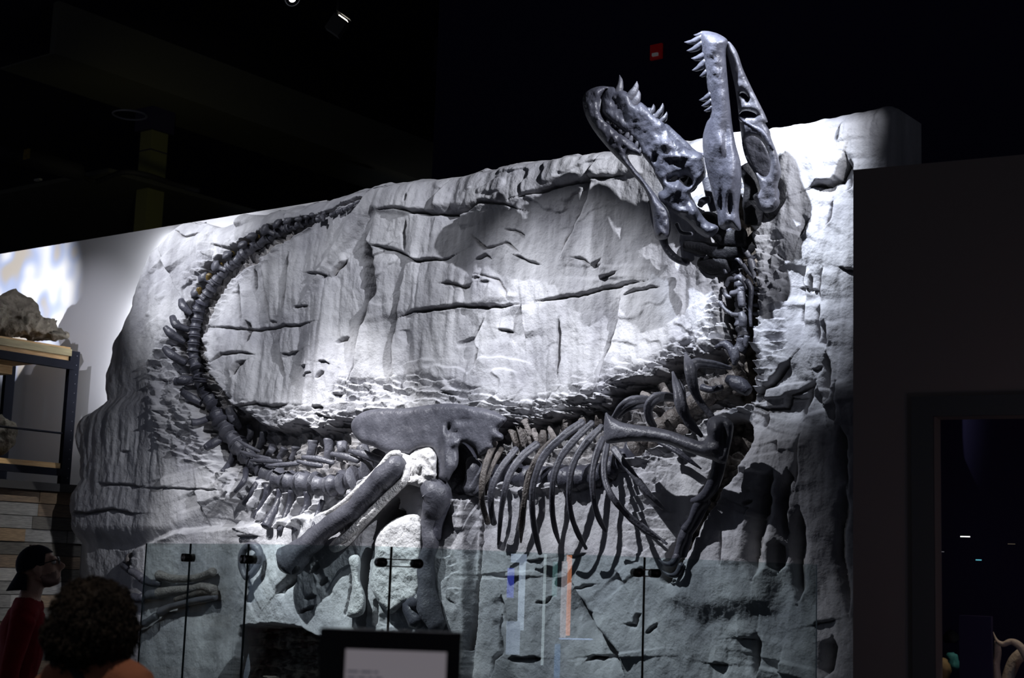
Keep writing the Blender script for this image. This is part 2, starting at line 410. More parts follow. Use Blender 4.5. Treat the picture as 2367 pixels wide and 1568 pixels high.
# cracks and folds
CRK = [
    (cP((200, 410), (330, 405), (440, 425), (590, 435), (720, 430), (790, 410), (870, 360), (920, 365), (1000, 370), (1050, 375), (1110, 405), (1190, 415)), 4.5, .09, .035),
    (cP((1060, 360), (1150, 325), (1280, 290), (1400, 255), (1500, 230), (1600, 205), (1740, 190), (1850, 175)), 3.5, .07, .03),
    (cP((405, 480), (395, 560), (405, 680)), 3.5, .07, 0),
    (cP((150, 640), (230, 650), (320, 670), (400, 700), (470, 740), (560, 740), (650, 730), (720, 690)), 4, .08, .06),
    (cP((205, 400), (190, 470), (140, 590), (125, 650), (150, 740), (180, 860), (180, 960), (150, 1080), (105, 1160), (90, 1280), (70, 1420), (30, 1540)), 6, .16, .04),
    (cP((140, 590), (140, 700), (165, 830), (168, 940), (150, 1050)), 13, .26, 0),
    (cP((410, 740), (395, 850), (370, 1000), (340, 1130), (315, 1250), (305, 1400), (300, 1540)), 3, .06, .02),
    (cP((810, 570), (860, 610), (920, 665), (990, 650), (1050, 625), (1110, 670), (1150, 700)), 3.5, .06, -.03),
    (cP((1040, 540), (1100, 540), (1150, 580), (1165, 610)), 3, .06, -.03),
    (cP((860, 735), (930, 710), (980, 740)), 3, .06, .03),
    (cP((620, 885), (700, 890), (780, 910), (850, 890)), 3.5, .06, .03),
    (cP((840, 830), (930, 840), (1000, 870), (1050, 940), (1075, 1020)), 3, .05, -.03),
    (cP((360, 1115), (450, 1075), (560, 1060), (640, 1040), (760, 1030), (880, 1035), (960, 1040), (1080, 1030), (1150, 1025)), 4.5, .09, .035),
    (cP((1210, 1000), (1330, 995), (1400, 975), (1500, 965), (1600, 940), (1700, 905), (1800, 885), (1960, 860)), 3.5, .08, .03),
    (cP((1655, 860), (1720, 830), (1760, 800)), 2.5, .05, .02), (cP((1790, 960), (1860, 925), (1960, 910), (2030, 905)), 3, .06, .03),
    (cP((905, 1110), (860, 1200), (835, 1270), (860, 1330), (830, 1450)), 4, .06, .02),
    (cP((1465, 715), (1540, 725), (1600, 780), (1660, 720)), 3, .05, .02),
    (cP((1150, 1030), (1160, 1150), (1165, 1250)), 2.5, .05, .03), (cP((1380, 1100), (1375, 1300), (1370, 1500)), 2.5, .05, 0),
    (cP((1780, 960), (1760, 1100), (1720, 1260), (1680, 1400), (1660, 1500)), 4, .06, .035),
    (cP((1100, 700), (1180, 740), (1270, 770)), 3, .06, .03), (cP((430, 310), (420, 370)), 2.5, .05, 0), (cP((630, 265), (600, 330), (590, 420)), 4, .06, .03),
    (cP((1640, 70), (1580, 200), (1550, 350), (1480, 500), (1400, 680), (1350, 850)), 4, .03, .03),
    (cE((1020, 530), (1015, 700), (1005, 850), (985, 970)), 4.5, .09, .02), (cE((750, 650), (755, 830)), 3, .06, 0),
    (cE((815, 620), (830, 800), (860, 1060)), 4, .07, .02), (cE((635, 760), (650, 1000), (660, 1100)), 5, .09, .02),
    (cE((690, 1040), (705, 1100), (690, 1230)), 6, .07, 0),
    (cE((400, 1095), (620, 1105), (740, 1115), (870, 1105), (980, 1085), (1100, 1085), (1250, 1055)), 3.5, .07, .03),
    (cE((930, 1130), (940, 1330), (980, 1480)), 4, .06, .02), (cE((1480, 580), (1400, 660), (1350, 730)), 3, .05, .02),
    (cE((1400, 1220), (1500, 1180)), 5, .06, 0), (cE((1270, 1490), (1340, 1440)), 5, .06, 0),
    (cE((450, 1370), (530, 1300), (640, 1290), (760, 1300)), 4, .07, .03), (cE((590, 1470), (640, 1380), (700, 1340)), 4, .06, .02),
    (cE((1070, 945), (1190, 940)), 3, .05, .02), (cE((150, 350), (250, 420), (360, 380)), 4, .04, .02), (cE((430, 470), (560, 500)), 4, .05, .03),
    (cF((600, 480), (800, 450), (930, 475), (1080, 460)), 4, .08, .05), (cF((1270, 480), (1400, 490)), 4, .08, .04), (cF((1290, 530), (1400, 560), (1470, 580)), 3, .06, .03),
    (cF((0, 1130), (250, 1130), (620, 1140)), 2.5, .05, .02),
    (cG((580, 350), (760, 350), (930, 320), (1060, 350), (1160, 350)), 4, .06, .05), (cG((820, 130), (1000, 140), (1180, 155)), 3.5, .05, .03),
    (cQ((780, 200), (785, 370)), 3, .05, .02), (cQ((850, 430), (835, 540), (800, 640), (720, 680), (640, 680), (570, 710)), 4, .09, .04),
    (cQ((590, 940), (540, 1000), (510, 1080)), 3, .06, .02), (cQ((750, 790), (740, 930), (700, 1010)), 3, .05, .02),
    (cQ((530, 1280), (510, 1400), (510, 1560)), 3, .06, .03), (cQ((570, 1350), (565, 1480)), 3, .06, 0), (cQ((880, 480), (880, 690), (840, 730)), 4, .07, .03),
    (cQ((810, 1310), (890, 1335), (960, 1330)), 3, .06, .04), (cQ((690, 1310), (640, 1500), (640, 1568)), 3, .05, .02),
    (cR((490, 0), (495, 170)), 3, .06, .02), (cR((615, 0), (605, 180), (598, 305)), 3.5, .08, .02), (cR((665, 130), (658, 330)), 4, .08, .02),
    (cR((665, 360), (670, 500), (650, 780)), 6, .09, .02), (cR((170, 670), (280, 590), (350, 500), (420, 410)), 3.5, .07, .03),
    (cR((120, 750), (240, 775), (370, 765), (385, 680), (480, 640), (590, 550)), 3.5, .07, .04), (cR((590, 550), (540, 640), (500, 760), (470, 870)), 4, .08, .03),
    (cR((240, 810), (215, 920)), 4, .07, .02), (cR((490, 950), (470, 1060), (460, 1380)), 4.5, .1, .03), (cR((325, 1000), (340, 1100)), 3, .06, .02),
    (cR((740, 560), (720, 700), (715, 900)), 4, .08, .03), (cR((770, 900), (790, 1200), (830, 1350)), 6, .1, .03), (cR((310, 1220), (270, 1400), (220, 1560)), 10, .06, .015),
    (cR((410, 1200), (400, 1560)), 7, .1, 0),
    (cL((800, 280), (760, 500), (700, 750), (690, 950)), 15, .10, .02), (cL((900, 400), (890, 700)), 6, .07, .02), (cL((990, 480), (960, 800), (950, 1100)), 12, .09, .02),
    (cL((1260, 300), (1230, 800), (1290, 1200)), 9, .07, .02), (cL((840, 680), (830, 900)), 9, .1, 0), (cL((1160, 1300), (1130, 1568)), 10, .1, 0),
    (cL((490, 620), (490, 860)), 3, .05, .02), (cL((620, 460), (690, 440)), 4, .06, .03), (cL((700, 1280), (670, 1568)), 8, .08, .03),
    (cK((320, 620), (345, 760), (380, 900)), 4, .07, .02), (cK((310, 800), (310, 1000), (320, 1150), (260, 1200), (240, 1373)), 5, .1, .02),
    (cK((390, 1190), (520, 1200), (690, 1195)), 4, .08, .05), (cK((950, 530), (1050, 740), (1150, 890), (1250, 1020), (1350, 1170), (1430, 1340)), 7, .08, .05),
    (cK((1360, 420), (1430, 530)), 4, .06, .02), (cK((630, 690), (720, 680), (780, 620)), 3, .06, .02), (cK((1450, 880), (1530, 900), (1560, 820), (1610, 780)), 4, .07, .03),
    (cK((1760, 870), (1640, 970)), 3, .06, .03), (cK((1070, 1230), (1140, 1180), (1250, 1185)), 4, .08, .04),
    (cI((1480, 590), (1650, 410)), 7, .1, .02), (cI((1640, 770), (1700, 730), (1800, 690)), 4, .08, .03), (cI((1820, 520), (1920, 440)), 6, .08, .02),
    (cI((1700, 630), (1820, 600)), 5, .07, .03), (cI((1180, 660), (1260, 560)), 4, .05, .02), (cI((1780, 380), (1850, 310)), 5, .06, .02),
] 
_r = random.Random(21)
for _ in range(55):
    x, y = _r.uniform(300, 1960), _r.uniform(440, 1560); L_ = _r.uniform(14, 60); a_ = _r.choice((0, 0, 0, 1.45, 1.6)) + _r.uniform(-.3, .3)
    CRK.append(([(x, y), (x + L_ * .5 * math.cos(a_), y + L_ * .5 * math.sin(a_) + _r.uniform(-4, 4)), (x + L_ * math.cos(a_), y + L_ * math.sin(a_))], _r.uniform(1.6, 3.2), _r.uniform(.02, .05), _r.uniform(.02, .06)))
for pts, w, d, st in CRK:
    hor = abs(pts[-1][0] - pts[0][0]) > abs(pts[-1][1] - pts[0][1])
    crack(pts, w * .8 if hor else w * 1.15, d * .75 if hor else d * 1.2, st * .33 if hor else st * 1.2)
# lower left: cradle ledges, hollows and pale columns by the hind leg
for pts, w, d in [
    ([(920, 1165), (895, 1195), (868, 1240), (852, 1300), (848, 1360), (842, 1440)], 15, .30),
    ([(935, 1190), (900, 1200), (875, 1250)], 13, .20),
    ([(880, 1390), (872, 1440)], 7, .18), ([(1100, 1180), (1094, 1300), (1085, 1440), (1075, 1500)], 5, .09),
    ([(823, 1300), (818, 1360), (806, 1420)], 3.5, .08)]:
    pp = [uvp(x, y, 0.35) for x, y in pts]; wm = w * MPX
    idx, dist, side, run = poly_d(pp, wm * 3)
    k = 1 - sstep(dist, wm * 0.6, wm * 1.15)
    Hh[idx] -= d * k; DK[idx] = np.maximum(DK[idx], 0.8 * k)  # hollows coloured dark too, for the black shadow below the femur
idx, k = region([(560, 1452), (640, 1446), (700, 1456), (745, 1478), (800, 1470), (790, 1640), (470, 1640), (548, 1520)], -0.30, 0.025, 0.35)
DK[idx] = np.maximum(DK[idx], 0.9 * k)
Hh[idx] += k * 0.05 * np.floor(fbm(U[idx] * 1.5, V[idx] * 12, 3, 71) * 4) / 2
for pts in (cF((690, 890), (600, 1060)), cF((790, 1010), (640, 1230)), cF((900, 1080), (790, 1290)), cF((985, 1140), (870, 1370)), cF((1085, 1160), (985, 1420)), cF((1205, 1200), (1065, 1440)), cF((1320, 1260), (1190, 1440))):
    bump(pts, 11, 0.085, 0.3, rough=0.25)
for x, y in cC((550, 1050), (545, 1115), (540, 1160), (1000, 1130)): bump([(x, y), (x + 1, y)], 4, -.07)
bump(cC((40, 860), (330, 570)), 14, 0.05, 0.3, rough=0.5)
# round the left and upper rims off
el = (U - uL(V)); et = vT(U) - V
Hh -= 0.16 * np.exp(-(el / 0.07)) * 0.8
Hh -= 0.14 * np.exp(-(et / 0.08))
Hh -= 0.10 * np.exp(-((uR - U) / 0.10))
Hh = np.clip(Hh, 0.03, 0.75)
# rims folded back to the partition
rows = [W(u, v, 0.004) for u, v in zip(U[-1], V[-1])]
pos = (np.array(A0)[None, :] + U.reshape(-1, 1) * np.array(T) + Hh.reshape(-1, 1) * np.array(N)); pos[:, 2] += V.reshape(-1)
n0 = len(pos); nu, nv = NU + 1, NV + 1
gi = np.arange(nu * nv).reshape(nv, nu)
faces = np.stack([gi[:-1, :-1], gi[:-1, 1:], gi[1:, 1:], gi[1:, :-1]], -1).reshape(-1, 4)
top = np.array([[*p] for p in rows])
ti = n0 + np.arange(nu)
lf = np.array([[*W(u, v, 0.08)] for u, v in zip(U[:, 0] + 0.05, V[:, 0])]); li = n0 + nu + np.arange(nv)
rt = np.array([[*W(u, v, -0.30)] for u, v in zip(U[:, -1], V[:, -1])]); ri = n0 + nu + nv + np.arange(nv)
f2 = np.stack([gi[-1, :-1], gi[-1, 1:], ti[1:], ti[:-1]], -1)
f3 = np.stack([li[:-1], gi[:-1, 0], gi[1:, 0], li[1:]], -1)
f4 = np.stack([gi[:-1, -1], ri[:-1], ri[1:], gi[1:, -1]], -1)
allv = np.concatenate([pos, top, lf, rt]); allf = np.concatenate([faces, f2, f3, f4])
DKv = np.concatenate([DK.reshape(-1), np.zeros(nu + 2 * nv)])

def rock_material():
    m = bpy.data.materials.new('sculpted_rock'); m.use_nodes = True; nt = m.node_tree; N_ = nt.nodes.new; L = nt.links.new
    b = nt.nodes['Principled BSDF']; b.inputs['Roughness'].default_value = 0.92; b.inputs['Specular IOR Level'].default_value = 0.12
    tc = N_('ShaderNodeTexCoord')
    mp = N_('ShaderNodeMapping'); mp.inputs['Scale'].default_value = (7, 7, 1.0); L(tc.outputs['Object'], mp.inputs['Vector'])
    s1 = N_('ShaderNodeTexNoise'); s1.inputs['Scale'].default_value = 1.0; s1.inputs['Detail'].default_value = 7; s1.inputs['Distortion'].default_value = 0.6; L(mp.outputs['Vector'], s1.inputs['Vector'])
    r1 = N_('ShaderNodeValToRGB'); e = r1.color_ramp.elements; e[0].position = 0.33; e[0].color = (0.37, 0.37, 0.385, 1); e[1].position = 0.70; e[1].color = (0.55, 0.55, 0.57, 1)
    L(s1.outputs['Fac'], r1.inputs['Fac'])
    s2 = N_('ShaderNodeTexNoise'); s2.inputs['Scale'].default_value = 2.2; s2.inputs['Detail'].default_value = 8; L(tc.outputs['Object'], s2.inputs['Vector'])
    r2 = N_('ShaderNodeValToRGB'); e = r2.color_ramp.elements; e[0].position = 0.36; e[0].color = (0.74, 0.74, 0.77, 1); e[1].position = 0.62; e[1].color = (1.04, 1.04, 1.04, 1)
    L(s2.outputs['Fac'], r2.inputs['Fac'])
    mu = N_('ShaderNodeMix'); mu.data_type = 'RGBA'; mu.blend_type = 'MULTIPLY'; mu.inputs['Factor'].default_value = 1
    L(r1.outputs['Color'], mu.inputs['A']); L(r2.outputs['Color'], mu.inputs['B'])
    at = N_('ShaderNodeAttribute'); at.attribute_name = 'matrix_and_shade'  # dark matrix colour, with some shade coloured in
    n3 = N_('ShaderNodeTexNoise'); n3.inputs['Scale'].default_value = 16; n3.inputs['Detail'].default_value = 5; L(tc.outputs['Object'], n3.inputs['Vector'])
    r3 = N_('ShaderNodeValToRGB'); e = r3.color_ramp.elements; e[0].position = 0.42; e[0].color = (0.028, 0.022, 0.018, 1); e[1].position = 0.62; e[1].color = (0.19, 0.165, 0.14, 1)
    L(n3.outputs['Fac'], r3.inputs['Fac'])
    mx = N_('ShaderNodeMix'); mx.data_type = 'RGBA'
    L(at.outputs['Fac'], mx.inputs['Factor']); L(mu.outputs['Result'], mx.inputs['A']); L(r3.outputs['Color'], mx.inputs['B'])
    L(mx.outputs['Result'], b.inputs['Base Color'])
    g = N_('ShaderNodeTexNoise'); g.inputs['Scale'].default_value = 70; g.inputs['Detail'].default_value = 6; L(tc.outputs['Object'], g.inputs['Vector'])
    g2 = N_('ShaderNodeTexNoise'); g2.inputs['Scale'].default_value = 13; g2.inputs['Detail'].default_value = 8; L(tc.outputs['Object'], g2.inputs['Vector'])
    b1 = N_('ShaderNodeBump'); b1.inputs['Strength'].default_value = 0.45; b1.inputs['Distance'].default_value = 0.010; L(g.outputs['Fac'], b1.inputs['Height'])
    b2 = N_('ShaderNodeBump'); b2.inputs['Strength'].default_value = 0.35; b2.inputs['Distance'].default_value = 0.03; L(g2.outputs['Fac'], b2.inputs['Height']); L(b1.outputs['Normal'], b2.inputs['Normal'])
    L(b2.outputs['Normal'], b.inputs['Normal'])
    return m
ROCK = rock_material()
me = bpy.data.meshes.new('rock_face')
me.vertices.add(len(allv)); me.vertices.foreach_set('co', allv.astype(np.float32).ravel())
me.loops.add(allf.size); me.loops.foreach_set('vertex_index', allf.astype(np.int32).ravel())
me.polygons.add(len(allf)); me.polygons.foreach_set('loop_start', np.arange(0, allf.size, 4, dtype=np.int32))
me.polygons.foreach_set('use_smooth', np.ones(len(allf), bool))
att = me.attributes.new('matrix_and_shade', 'FLOAT', 'POINT'); att.data.foreach_set('value', DKv.astype(np.float32))
me.materials.append(ROCK); me.update(calc_edges=True); me.validate()
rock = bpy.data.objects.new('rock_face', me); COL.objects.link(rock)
tag(rock, 'tall pale grey sculpted rock face holding the dinosaur skeleton', 'rock')
gb = gi[::2, ::2]; fb = np.stack([gb[:-1, :-1], gb[:-1, 1:], gb[1:, 1:], gb[1:, :-1]], -1).reshape(-1, 4)
BV = BVHTree.FromPolygons([tuple(p) for p in pos], [tuple(int(i) for i in q) for q in fb])
def RH(px, py, off=0.0):
    hit = BV.ray_cast(EYE, ray(px, py).normalized())
    h = (hit[0] - A0).dot(N) if hit[0] else 0.28
    return h + off

# ------------------------------------------------------------------ skeleton
def smooth_loop(o, seg=3):
    n = len(o); out = []
    for i in range(n):
        p0, p1, p2, p3 = (np.array(o[(i + k - 1) % n][:2], float) for k in range(4))
        for k in range(seg):
            t = k / seg
            out.append(tuple(0.5 * ((2 * p1) + (p2 - p0) * t + (2 * p0 - 5 * p1 + 4 * p2 - p3) * t * t + (3 * p1 - p0 - 3 * p2 + p3) * t ** 3)))
    return out
def loop_dist(x, y, loop):
    a = np.array(loop); b = np.roll(a, -1, 0); d = np.full(x.shape, 1e9)
    for p, q in zip(a, b):
        e = q - p; l2 = max(e @ e, 1e-9); t = np.clip(((x - p[0]) * e[0] + (y - p[1]) * e[1]) / l2, 0, 1)
        d = np.minimum(d, np.hypot(x - p[0] - t * e[0], y - p[1] - t * e[1]))
    return d
def plate(name, outline, h, thick, edge, material, parent, holes=(), relief=None, step=6, sm=3, back=0.6):
    """flat bone from an outline: domed front and back, rounded rim, real openings. h: metres off the wall plane, number or function of pixel"""
    loop = smooth_loop(outline, sm); hl = [smooth_loop(q, 3) for q in holes]
    pts = list(loop); edges = [(i, (i + 1) % len(loop)) for i in range(len(loop))]
    rim = [len(pts)]
    for q in hl:
        b = len(pts); pts += q; edges += [(b + i, b + (i + 1) % len(q)) for i in range(len(q))]
    nb = len(pts)
    xs = [p[0] for p in loop]; ys = [p[1] for p in loop]
    gx, gy = np.meshgrid(np.arange(min(xs), max(xs), step), np.arange(min(ys), max(ys), step))
    gx = (gx + (np.arange(gx.shape[0]) % 2)[:, None] * step * 0.5).ravel(); gy = gy.ravel()
    k = inside(gx, gy, loop)
    for q in hl: k &= ~inside(gx, gy, q)
    gx, gy = gx[k], gy[k]
    d = loop_dist(gx, gy, loop)
    for q in hl: d = np.minimum(d, loop_dist(gx, gy, q))
    k = d > step * 0.45
    pts += list(zip(gx[k], gy[k]))
    r = delaunay_2d_cdt([Vector(p) for p in pts], edges, [], 0, 1e-4)
    vs = np.array([tuple(v) for v in r[0]]); tri = [f for f in r[2] if len(f) == 3]
    c = np.array([vs[list(f)].mean(0) for f in tri])
    ok = inside(c[:, 0], c[:, 1], loop)
    for q in hl: ok &= ~inside(c[:, 0], c[:, 1], q)
    tri = [f for f, o in zip(tri, ok) if o]
    d = loop_dist(vs[:, 0], vs[:, 1], loop)
    for q in hl: d = np.minimum(d, loop_dist(vs[:, 0], vs[:, 1], q))
    t = np.clip(d / edge, 0, 1); prof = np.sqrt(np.clip(1 - (1 - t) ** 2, 0, 1))
    hv = np.array([h(x, y) for x, y in vs]) if callable(h) else np.full(len(vs), float(h))
    rel = relief(vs[:, 0], vs[:, 1]) * prof if relief else 0
    n = len(vs); m = MB()
    for (x, y), z in zip(vs, hv + thick * prof + rel): m.v.append(P(x, y, z))
    for (x, y), z in zip(vs, hv - thick * back * prof): m.v.append(P(x, y, z))
    cnt = {}
    for f in tri:
        for a, b in ((f[0], f[1]), (f[1], f[2]), (f[2], f[0])): cnt[(a, b)] = 1
        m.f.append(tuple(f)); m.f.append((f[2] + n, f[1] + n, f[0] + n))
    for (a, b) in cnt:
        if (b, a) not in cnt: m.f.append((b, a, a + n, b + n))
    return m.build(name, material, parent)
def dep(p): return (p - EYE).dot(FWD)
def limb(name, pts, rad, material, parent, k=1.0, n=10, seg=5, on_rock=None, groove=0.0):
    """bone along traced points (px, py, h); radii in pixels. on_rock: h is read as clearance over the rock"""
    w = []
    for p in pts:
        h = RH(p[0], p[1], p[2] if len(p) > 2 else 0.0) if on_rock else p[2]
        w.append(P(p[0], p[1], h))
    r = [q * dep(p) / F for q, p in zip(rad, w)]
    return MB().tube(w, r, n=n, seg=seg, k=k, wob=0.16 if name not in ('tooth', 'claw') else 0, groove=groove, flat=name in ('neural_spine', 'neural_arch', 'braincase_or_hole_shade', 'chevron', 'vertebra')).build(name, material, parent)
base_pt = P(950, 1330, 0.3); base_pt.z = 1.2
SK = empty('dinosaur_skeleton', base_pt, 'dark dinosaur skeleton with gaping jaws mounted on the pale rock face', 'skeleton')
def hset(pts, hs):
    return [(p[0], p[1], h) for p, h in zip(pts, hs)]

# --- cranium
def lin(x0, y0, h0, x1, y1, h1):
    dx, dy = x1 - x0, y1 - y0; l2 = dx * dx + dy * dy
    return lambda x, y: h0 + (h1 - h0) * min(1.2, max(-0.2, ((x - x0) * dx + (y - y0) * dy) / l2))
def nz(s, a, seed): return lambda x, y: a * fbm(x / s, y / s, 4, seed)
hu = lin(1640, 80, 0.98, 1690, 530, 0.62)
crown = cA((830, 92), (862, 82), (920, 92), (970, 115), (1000, 145), (988, 190), (988, 260), (1000, 400), (1015, 550), (1030, 680), (1050, 780), (1075, 870),
           (1082, 950), (1078, 1050), (1065, 1170), (1080, 1275), (1060, 1290), (1020, 1272), (980, 1285), (945, 1260), (935, 1190), (915, 1110), (890, 1000), (865, 900),
           (848, 790), (850, 710), (870, 640), (895, 580), (885, 470), (870, 400), (862, 330), (850, 260), (838, 200), (830, 150))
def crown_rel(x, y):
    cx = (x - 1300) * 2.6133; cy = (y - 40) * 2.6133
    g = lambda a, b, s, h, sy=None: h * np.exp(-((cx - a) / s) ** 2 - ((cy - b) / (sy or s)) ** 2)
    return (0.006 * fbm(x / 20, y / 20, 3, 91) + g(890, 200, 40, .02, 120) + g(960, 760, 22, .03, 60) - g(985, 700, 30, .03, 110) + g(1020, 980, 35, .02, 120) + g(890, 820, 28, .02, 90)
            - g(960, 1130, 14, .05, 90) - g(1010, 1150, 14, .05, 60) + g(920, 590, 30, .012, 12) + 0.009 * vnoise(x / 6, y / 6, 92) * np.clip((520 - cy) / 200, 0, 1))
CR = plate('cranium', crown, hu, 0.095, 34, BONE_L, SK, relief=crown_rel, step=5)
cheek = cA((985, 195), (1000, 145), (1030, 170), (1060, 220), (1090, 310), (1140, 420), (1190, 520), (1225, 590), (1240, 632), (1225, 640), (1255, 690), (1262, 730), (1300, 830), (1322, 940),
           (1305, 1000), (1300, 1070), (1315, 1120), (1280, 1170), (1225, 1182), (1180, 1150), (1170, 1120), (1150, 1080), (1190, 1050), (1190, 1020), (1160, 940), (1120, 880), (1095, 810),
           (1080, 720), (1065, 590), (1045, 440), (1015, 300), (1000, 240))
hc = lin(1690, 100, 0.92, 1770, 480, 0.50)
CK = plate('cheek_bone', cheek, hc, 0.045, 14, BONE, SK,
           holes=[cA((1073, 462), (1090, 455), (1112, 468), (1125, 490), (1118, 508), (1108, 490), (1090, 478)),
                  cA((1070, 590), (1085, 570), (1120, 565), (1160, 578), (1172, 592), (1150, 600), (1110, 598), (1085, 602)),
                  cA((1100, 760), (1115, 725), (1150, 716), (1190, 735), (1225, 780), (1250, 840), (1258, 880), (1252, 930), (1235, 960), (1205, 960), (1165, 920), (1125, 860))],
           relief=nz(14, 0.012, 93), step=5)
plate('cheek_bone', cA((1085, 730), (1140, 690), (1200, 720), (1250, 800), (1275, 880), (1270, 960), (1235, 1000), (1190, 980), (1140, 910), (1100, 830)), lambda x, y: hc(x, y) - 0.12, 0.03, 12, BONE, SK, step=5, relief=nz(14, 0.01, 94))
plate('cheek_bone', cA((1062, 600), (1085, 605), (1150, 640), (1215, 670), (1262, 740), (1285, 820), (1250, 790), (1190, 715), (1120, 660), (1075, 630)), lambda x, y: hc(x, y) + 0.02, 0.04, 10, BONE_L, SK, step=4)
limb('jaw_joint', [(*q, h) for q, h in zip(cA((1240, 1010), (1250, 1070), (1245, 1130)), (0.5, 0.5, 0.5))], [16, 22, 23], BONE_L, SK)
def teeth(lst, r, frame, hf, parent, material):
    for bx, by, tx, ty, w in lst:
        mx, my = (bx + tx) / 2, (by + ty) / 2
        ex, ey = tx - bx, ty - by
        q = frame((bx - ex * .15, by - ey * .15), (bx + ex * .3 + r * ey * .10, by + ey * .3 - r * ex * .10), (bx + ex * .7 + r * ey * .10, by + ey * .7 - r * ex * .10), (tx, ty))
        hs = [hf(*q[0]) + .02] * 4
        limb('tooth', hset(q, hs), [w * 1.12, w * 1.05, w * .66, w * .12], material, parent, n=8, seg=3)
teeth([(840, 98, 793, 106, 4.5), (835, 122, 738, 150, 7.5), (838, 160, 752, 202, 8), (855, 228, 780, 248, 8), (858, 272, 785, 320, 8.5), (868, 330, 830, 355, 6.5),
       (892, 468, 828, 500, 7), (896, 505, 841, 535, 6.5), (898, 545, 856, 565, 5)], 1, cA, hu, CR, BONE_L)
# braincase and palate bones behind the crown
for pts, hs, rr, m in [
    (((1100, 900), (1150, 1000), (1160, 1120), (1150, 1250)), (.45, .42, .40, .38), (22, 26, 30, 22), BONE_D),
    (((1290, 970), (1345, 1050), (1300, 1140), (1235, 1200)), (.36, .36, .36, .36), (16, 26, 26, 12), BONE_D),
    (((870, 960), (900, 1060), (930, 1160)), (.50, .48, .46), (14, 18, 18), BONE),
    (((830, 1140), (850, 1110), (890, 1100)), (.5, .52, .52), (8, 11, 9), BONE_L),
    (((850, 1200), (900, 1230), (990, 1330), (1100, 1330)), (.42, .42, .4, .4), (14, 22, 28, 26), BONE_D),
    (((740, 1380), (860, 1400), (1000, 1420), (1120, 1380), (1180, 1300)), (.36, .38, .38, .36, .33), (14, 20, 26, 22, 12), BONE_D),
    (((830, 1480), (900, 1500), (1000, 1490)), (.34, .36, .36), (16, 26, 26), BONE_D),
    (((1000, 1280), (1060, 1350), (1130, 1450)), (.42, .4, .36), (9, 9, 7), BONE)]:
    limb('braincase_or_hole_shade', hset(cA(*pts), [q - .06 for q in hs]), [q * .85 for q in rr], BONE_SHADE if m is BONE_D else m, SK, k=.6)
# --- lower jaw
plate('braincase_or_hole_shade', cA((640, 930), (720, 900), (800, 940), (820, 1010), (780, 1060), (700, 1060), (640, 1010)), .50, .02, 8, BONE_SHADE, SK)  # black sheet behind the jaw holes, standing in for the shade inside them
hj = lin(1360, 210, 0.90, 1640, 545, 0.52)
floor_o = cA((238, 480), (260, 428), (300, 420), (350, 435), (400, 460), (440, 522), (470, 510), (520, 550), (560, 590), (620, 632), (650, 690), (700, 740), (770, 800), (840, 822),
             (860, 880), (865, 960), (815, 1020), (775, 1060), (800, 1120), (840, 1190), (880, 1235), (938, 1262), (935, 1300), (882, 1335), (815, 1300), (760, 1240), (700, 1200), (630, 1145),
             (585, 1100), (580, 1060), (608, 1040), (585, 990), (560, 950), (545, 910), (490, 840), (468, 790), (440, 742), (400, 712), (350, 682), (300, 642), (245, 592), (232, 535))
def jaw_rel(x, y):
    cx = (x - 1300) * 2.6133; cy = (y - 40) * 2.6133
    g = lambda a, b, s, h, sy=None: h * np.exp(-((cx - a) / s) ** 2 - ((cy - b) / (sy or s)) ** 2)
    ax = (cx - 260) * 0.64 + (cy - 450) * 0.77; ac = (cx - 260) * 0.77 - (cy - 450) * 0.64
    return (0.014 * fbm(x / 18, y / 18, 4, 95) + 0.006 * fbm(x / 6, y / 6, 2, 96) - 0.022 * np.exp(-((ac + 10) / 50) ** 2) * (ax < 420) + g(620, 770, 40, .04) + g(690, 840, 60, .03, 20)
            + g(690, 1030, 45, .03) - g(640, 980, 18, .04) + g(800, 1180, 30, .05, 60) + g(700, 1170, 60, .02, 18) - g(560, 860, 15, .05, 30))
LJ = plate('lower_jaw', floor_o, hj, 0.06, 22, BONE_L, SK, relief=jaw_rel, step=4.5,
           holes=[cA((710, 975), (740, 955), (775, 970), (785, 1000), (765, 1020), (740, 1012), (725, 995)), cA((655, 975), (680, 960), (695, 968), (680, 985), (662, 988))])
ram_o = cA((125, 480), (145, 450), (190, 425), (245, 415), (300, 425), (270, 440), (235, 480), (228, 540), (245, 600), (300, 655), (350, 695), (420, 745), (470, 795), (478, 838), (440, 832), (395, 835),
           (420, 890), (480, 965), (540, 1040), (585, 1100), (640, 1170), (655, 1260), (640, 1330), (600, 1345), (560, 1330), (545, 1210), (525, 1110), (490, 1030), (430, 960), (370, 890),
           (310, 830), (240, 750), (180, 670), (138, 590), (122, 520))
RM = plate('jaw_ramus', ram_o, lambda x, y: hj(x, y) - 0.01, 0.075, 18, BONE_D, SK, relief=nz(10, 0.02, 97), step=4.5)
limb('jaw_ramus', hset(cA((600, 1300), (625, 1390), (690, 1460), (755, 1480)), (.45, .42, .40, .38)), [14, 9, 8, 9], BONE_D, SK)
limb('jaw_ramus', hset(cA((690, 1250), (720, 1300), (780, 1310)), (.44, .44, .44)), [5, 5, 5], BONE, SK)
limb('jaw_ramus', hset(cA((545, 1110), (560, 1220), (590, 1320)), (.5, .47, .44)), [11, 12, 8], BONE_D, SK)
limb('jaw_ramus', hset(cA((860, 835), (790, 825), (720, 760), (650, 700), (600, 650), (520, 560)), (.62, .66, .70, .73, .76, .8)), [5, 9, 10, 11, 11, 8], BONE_L, SK)
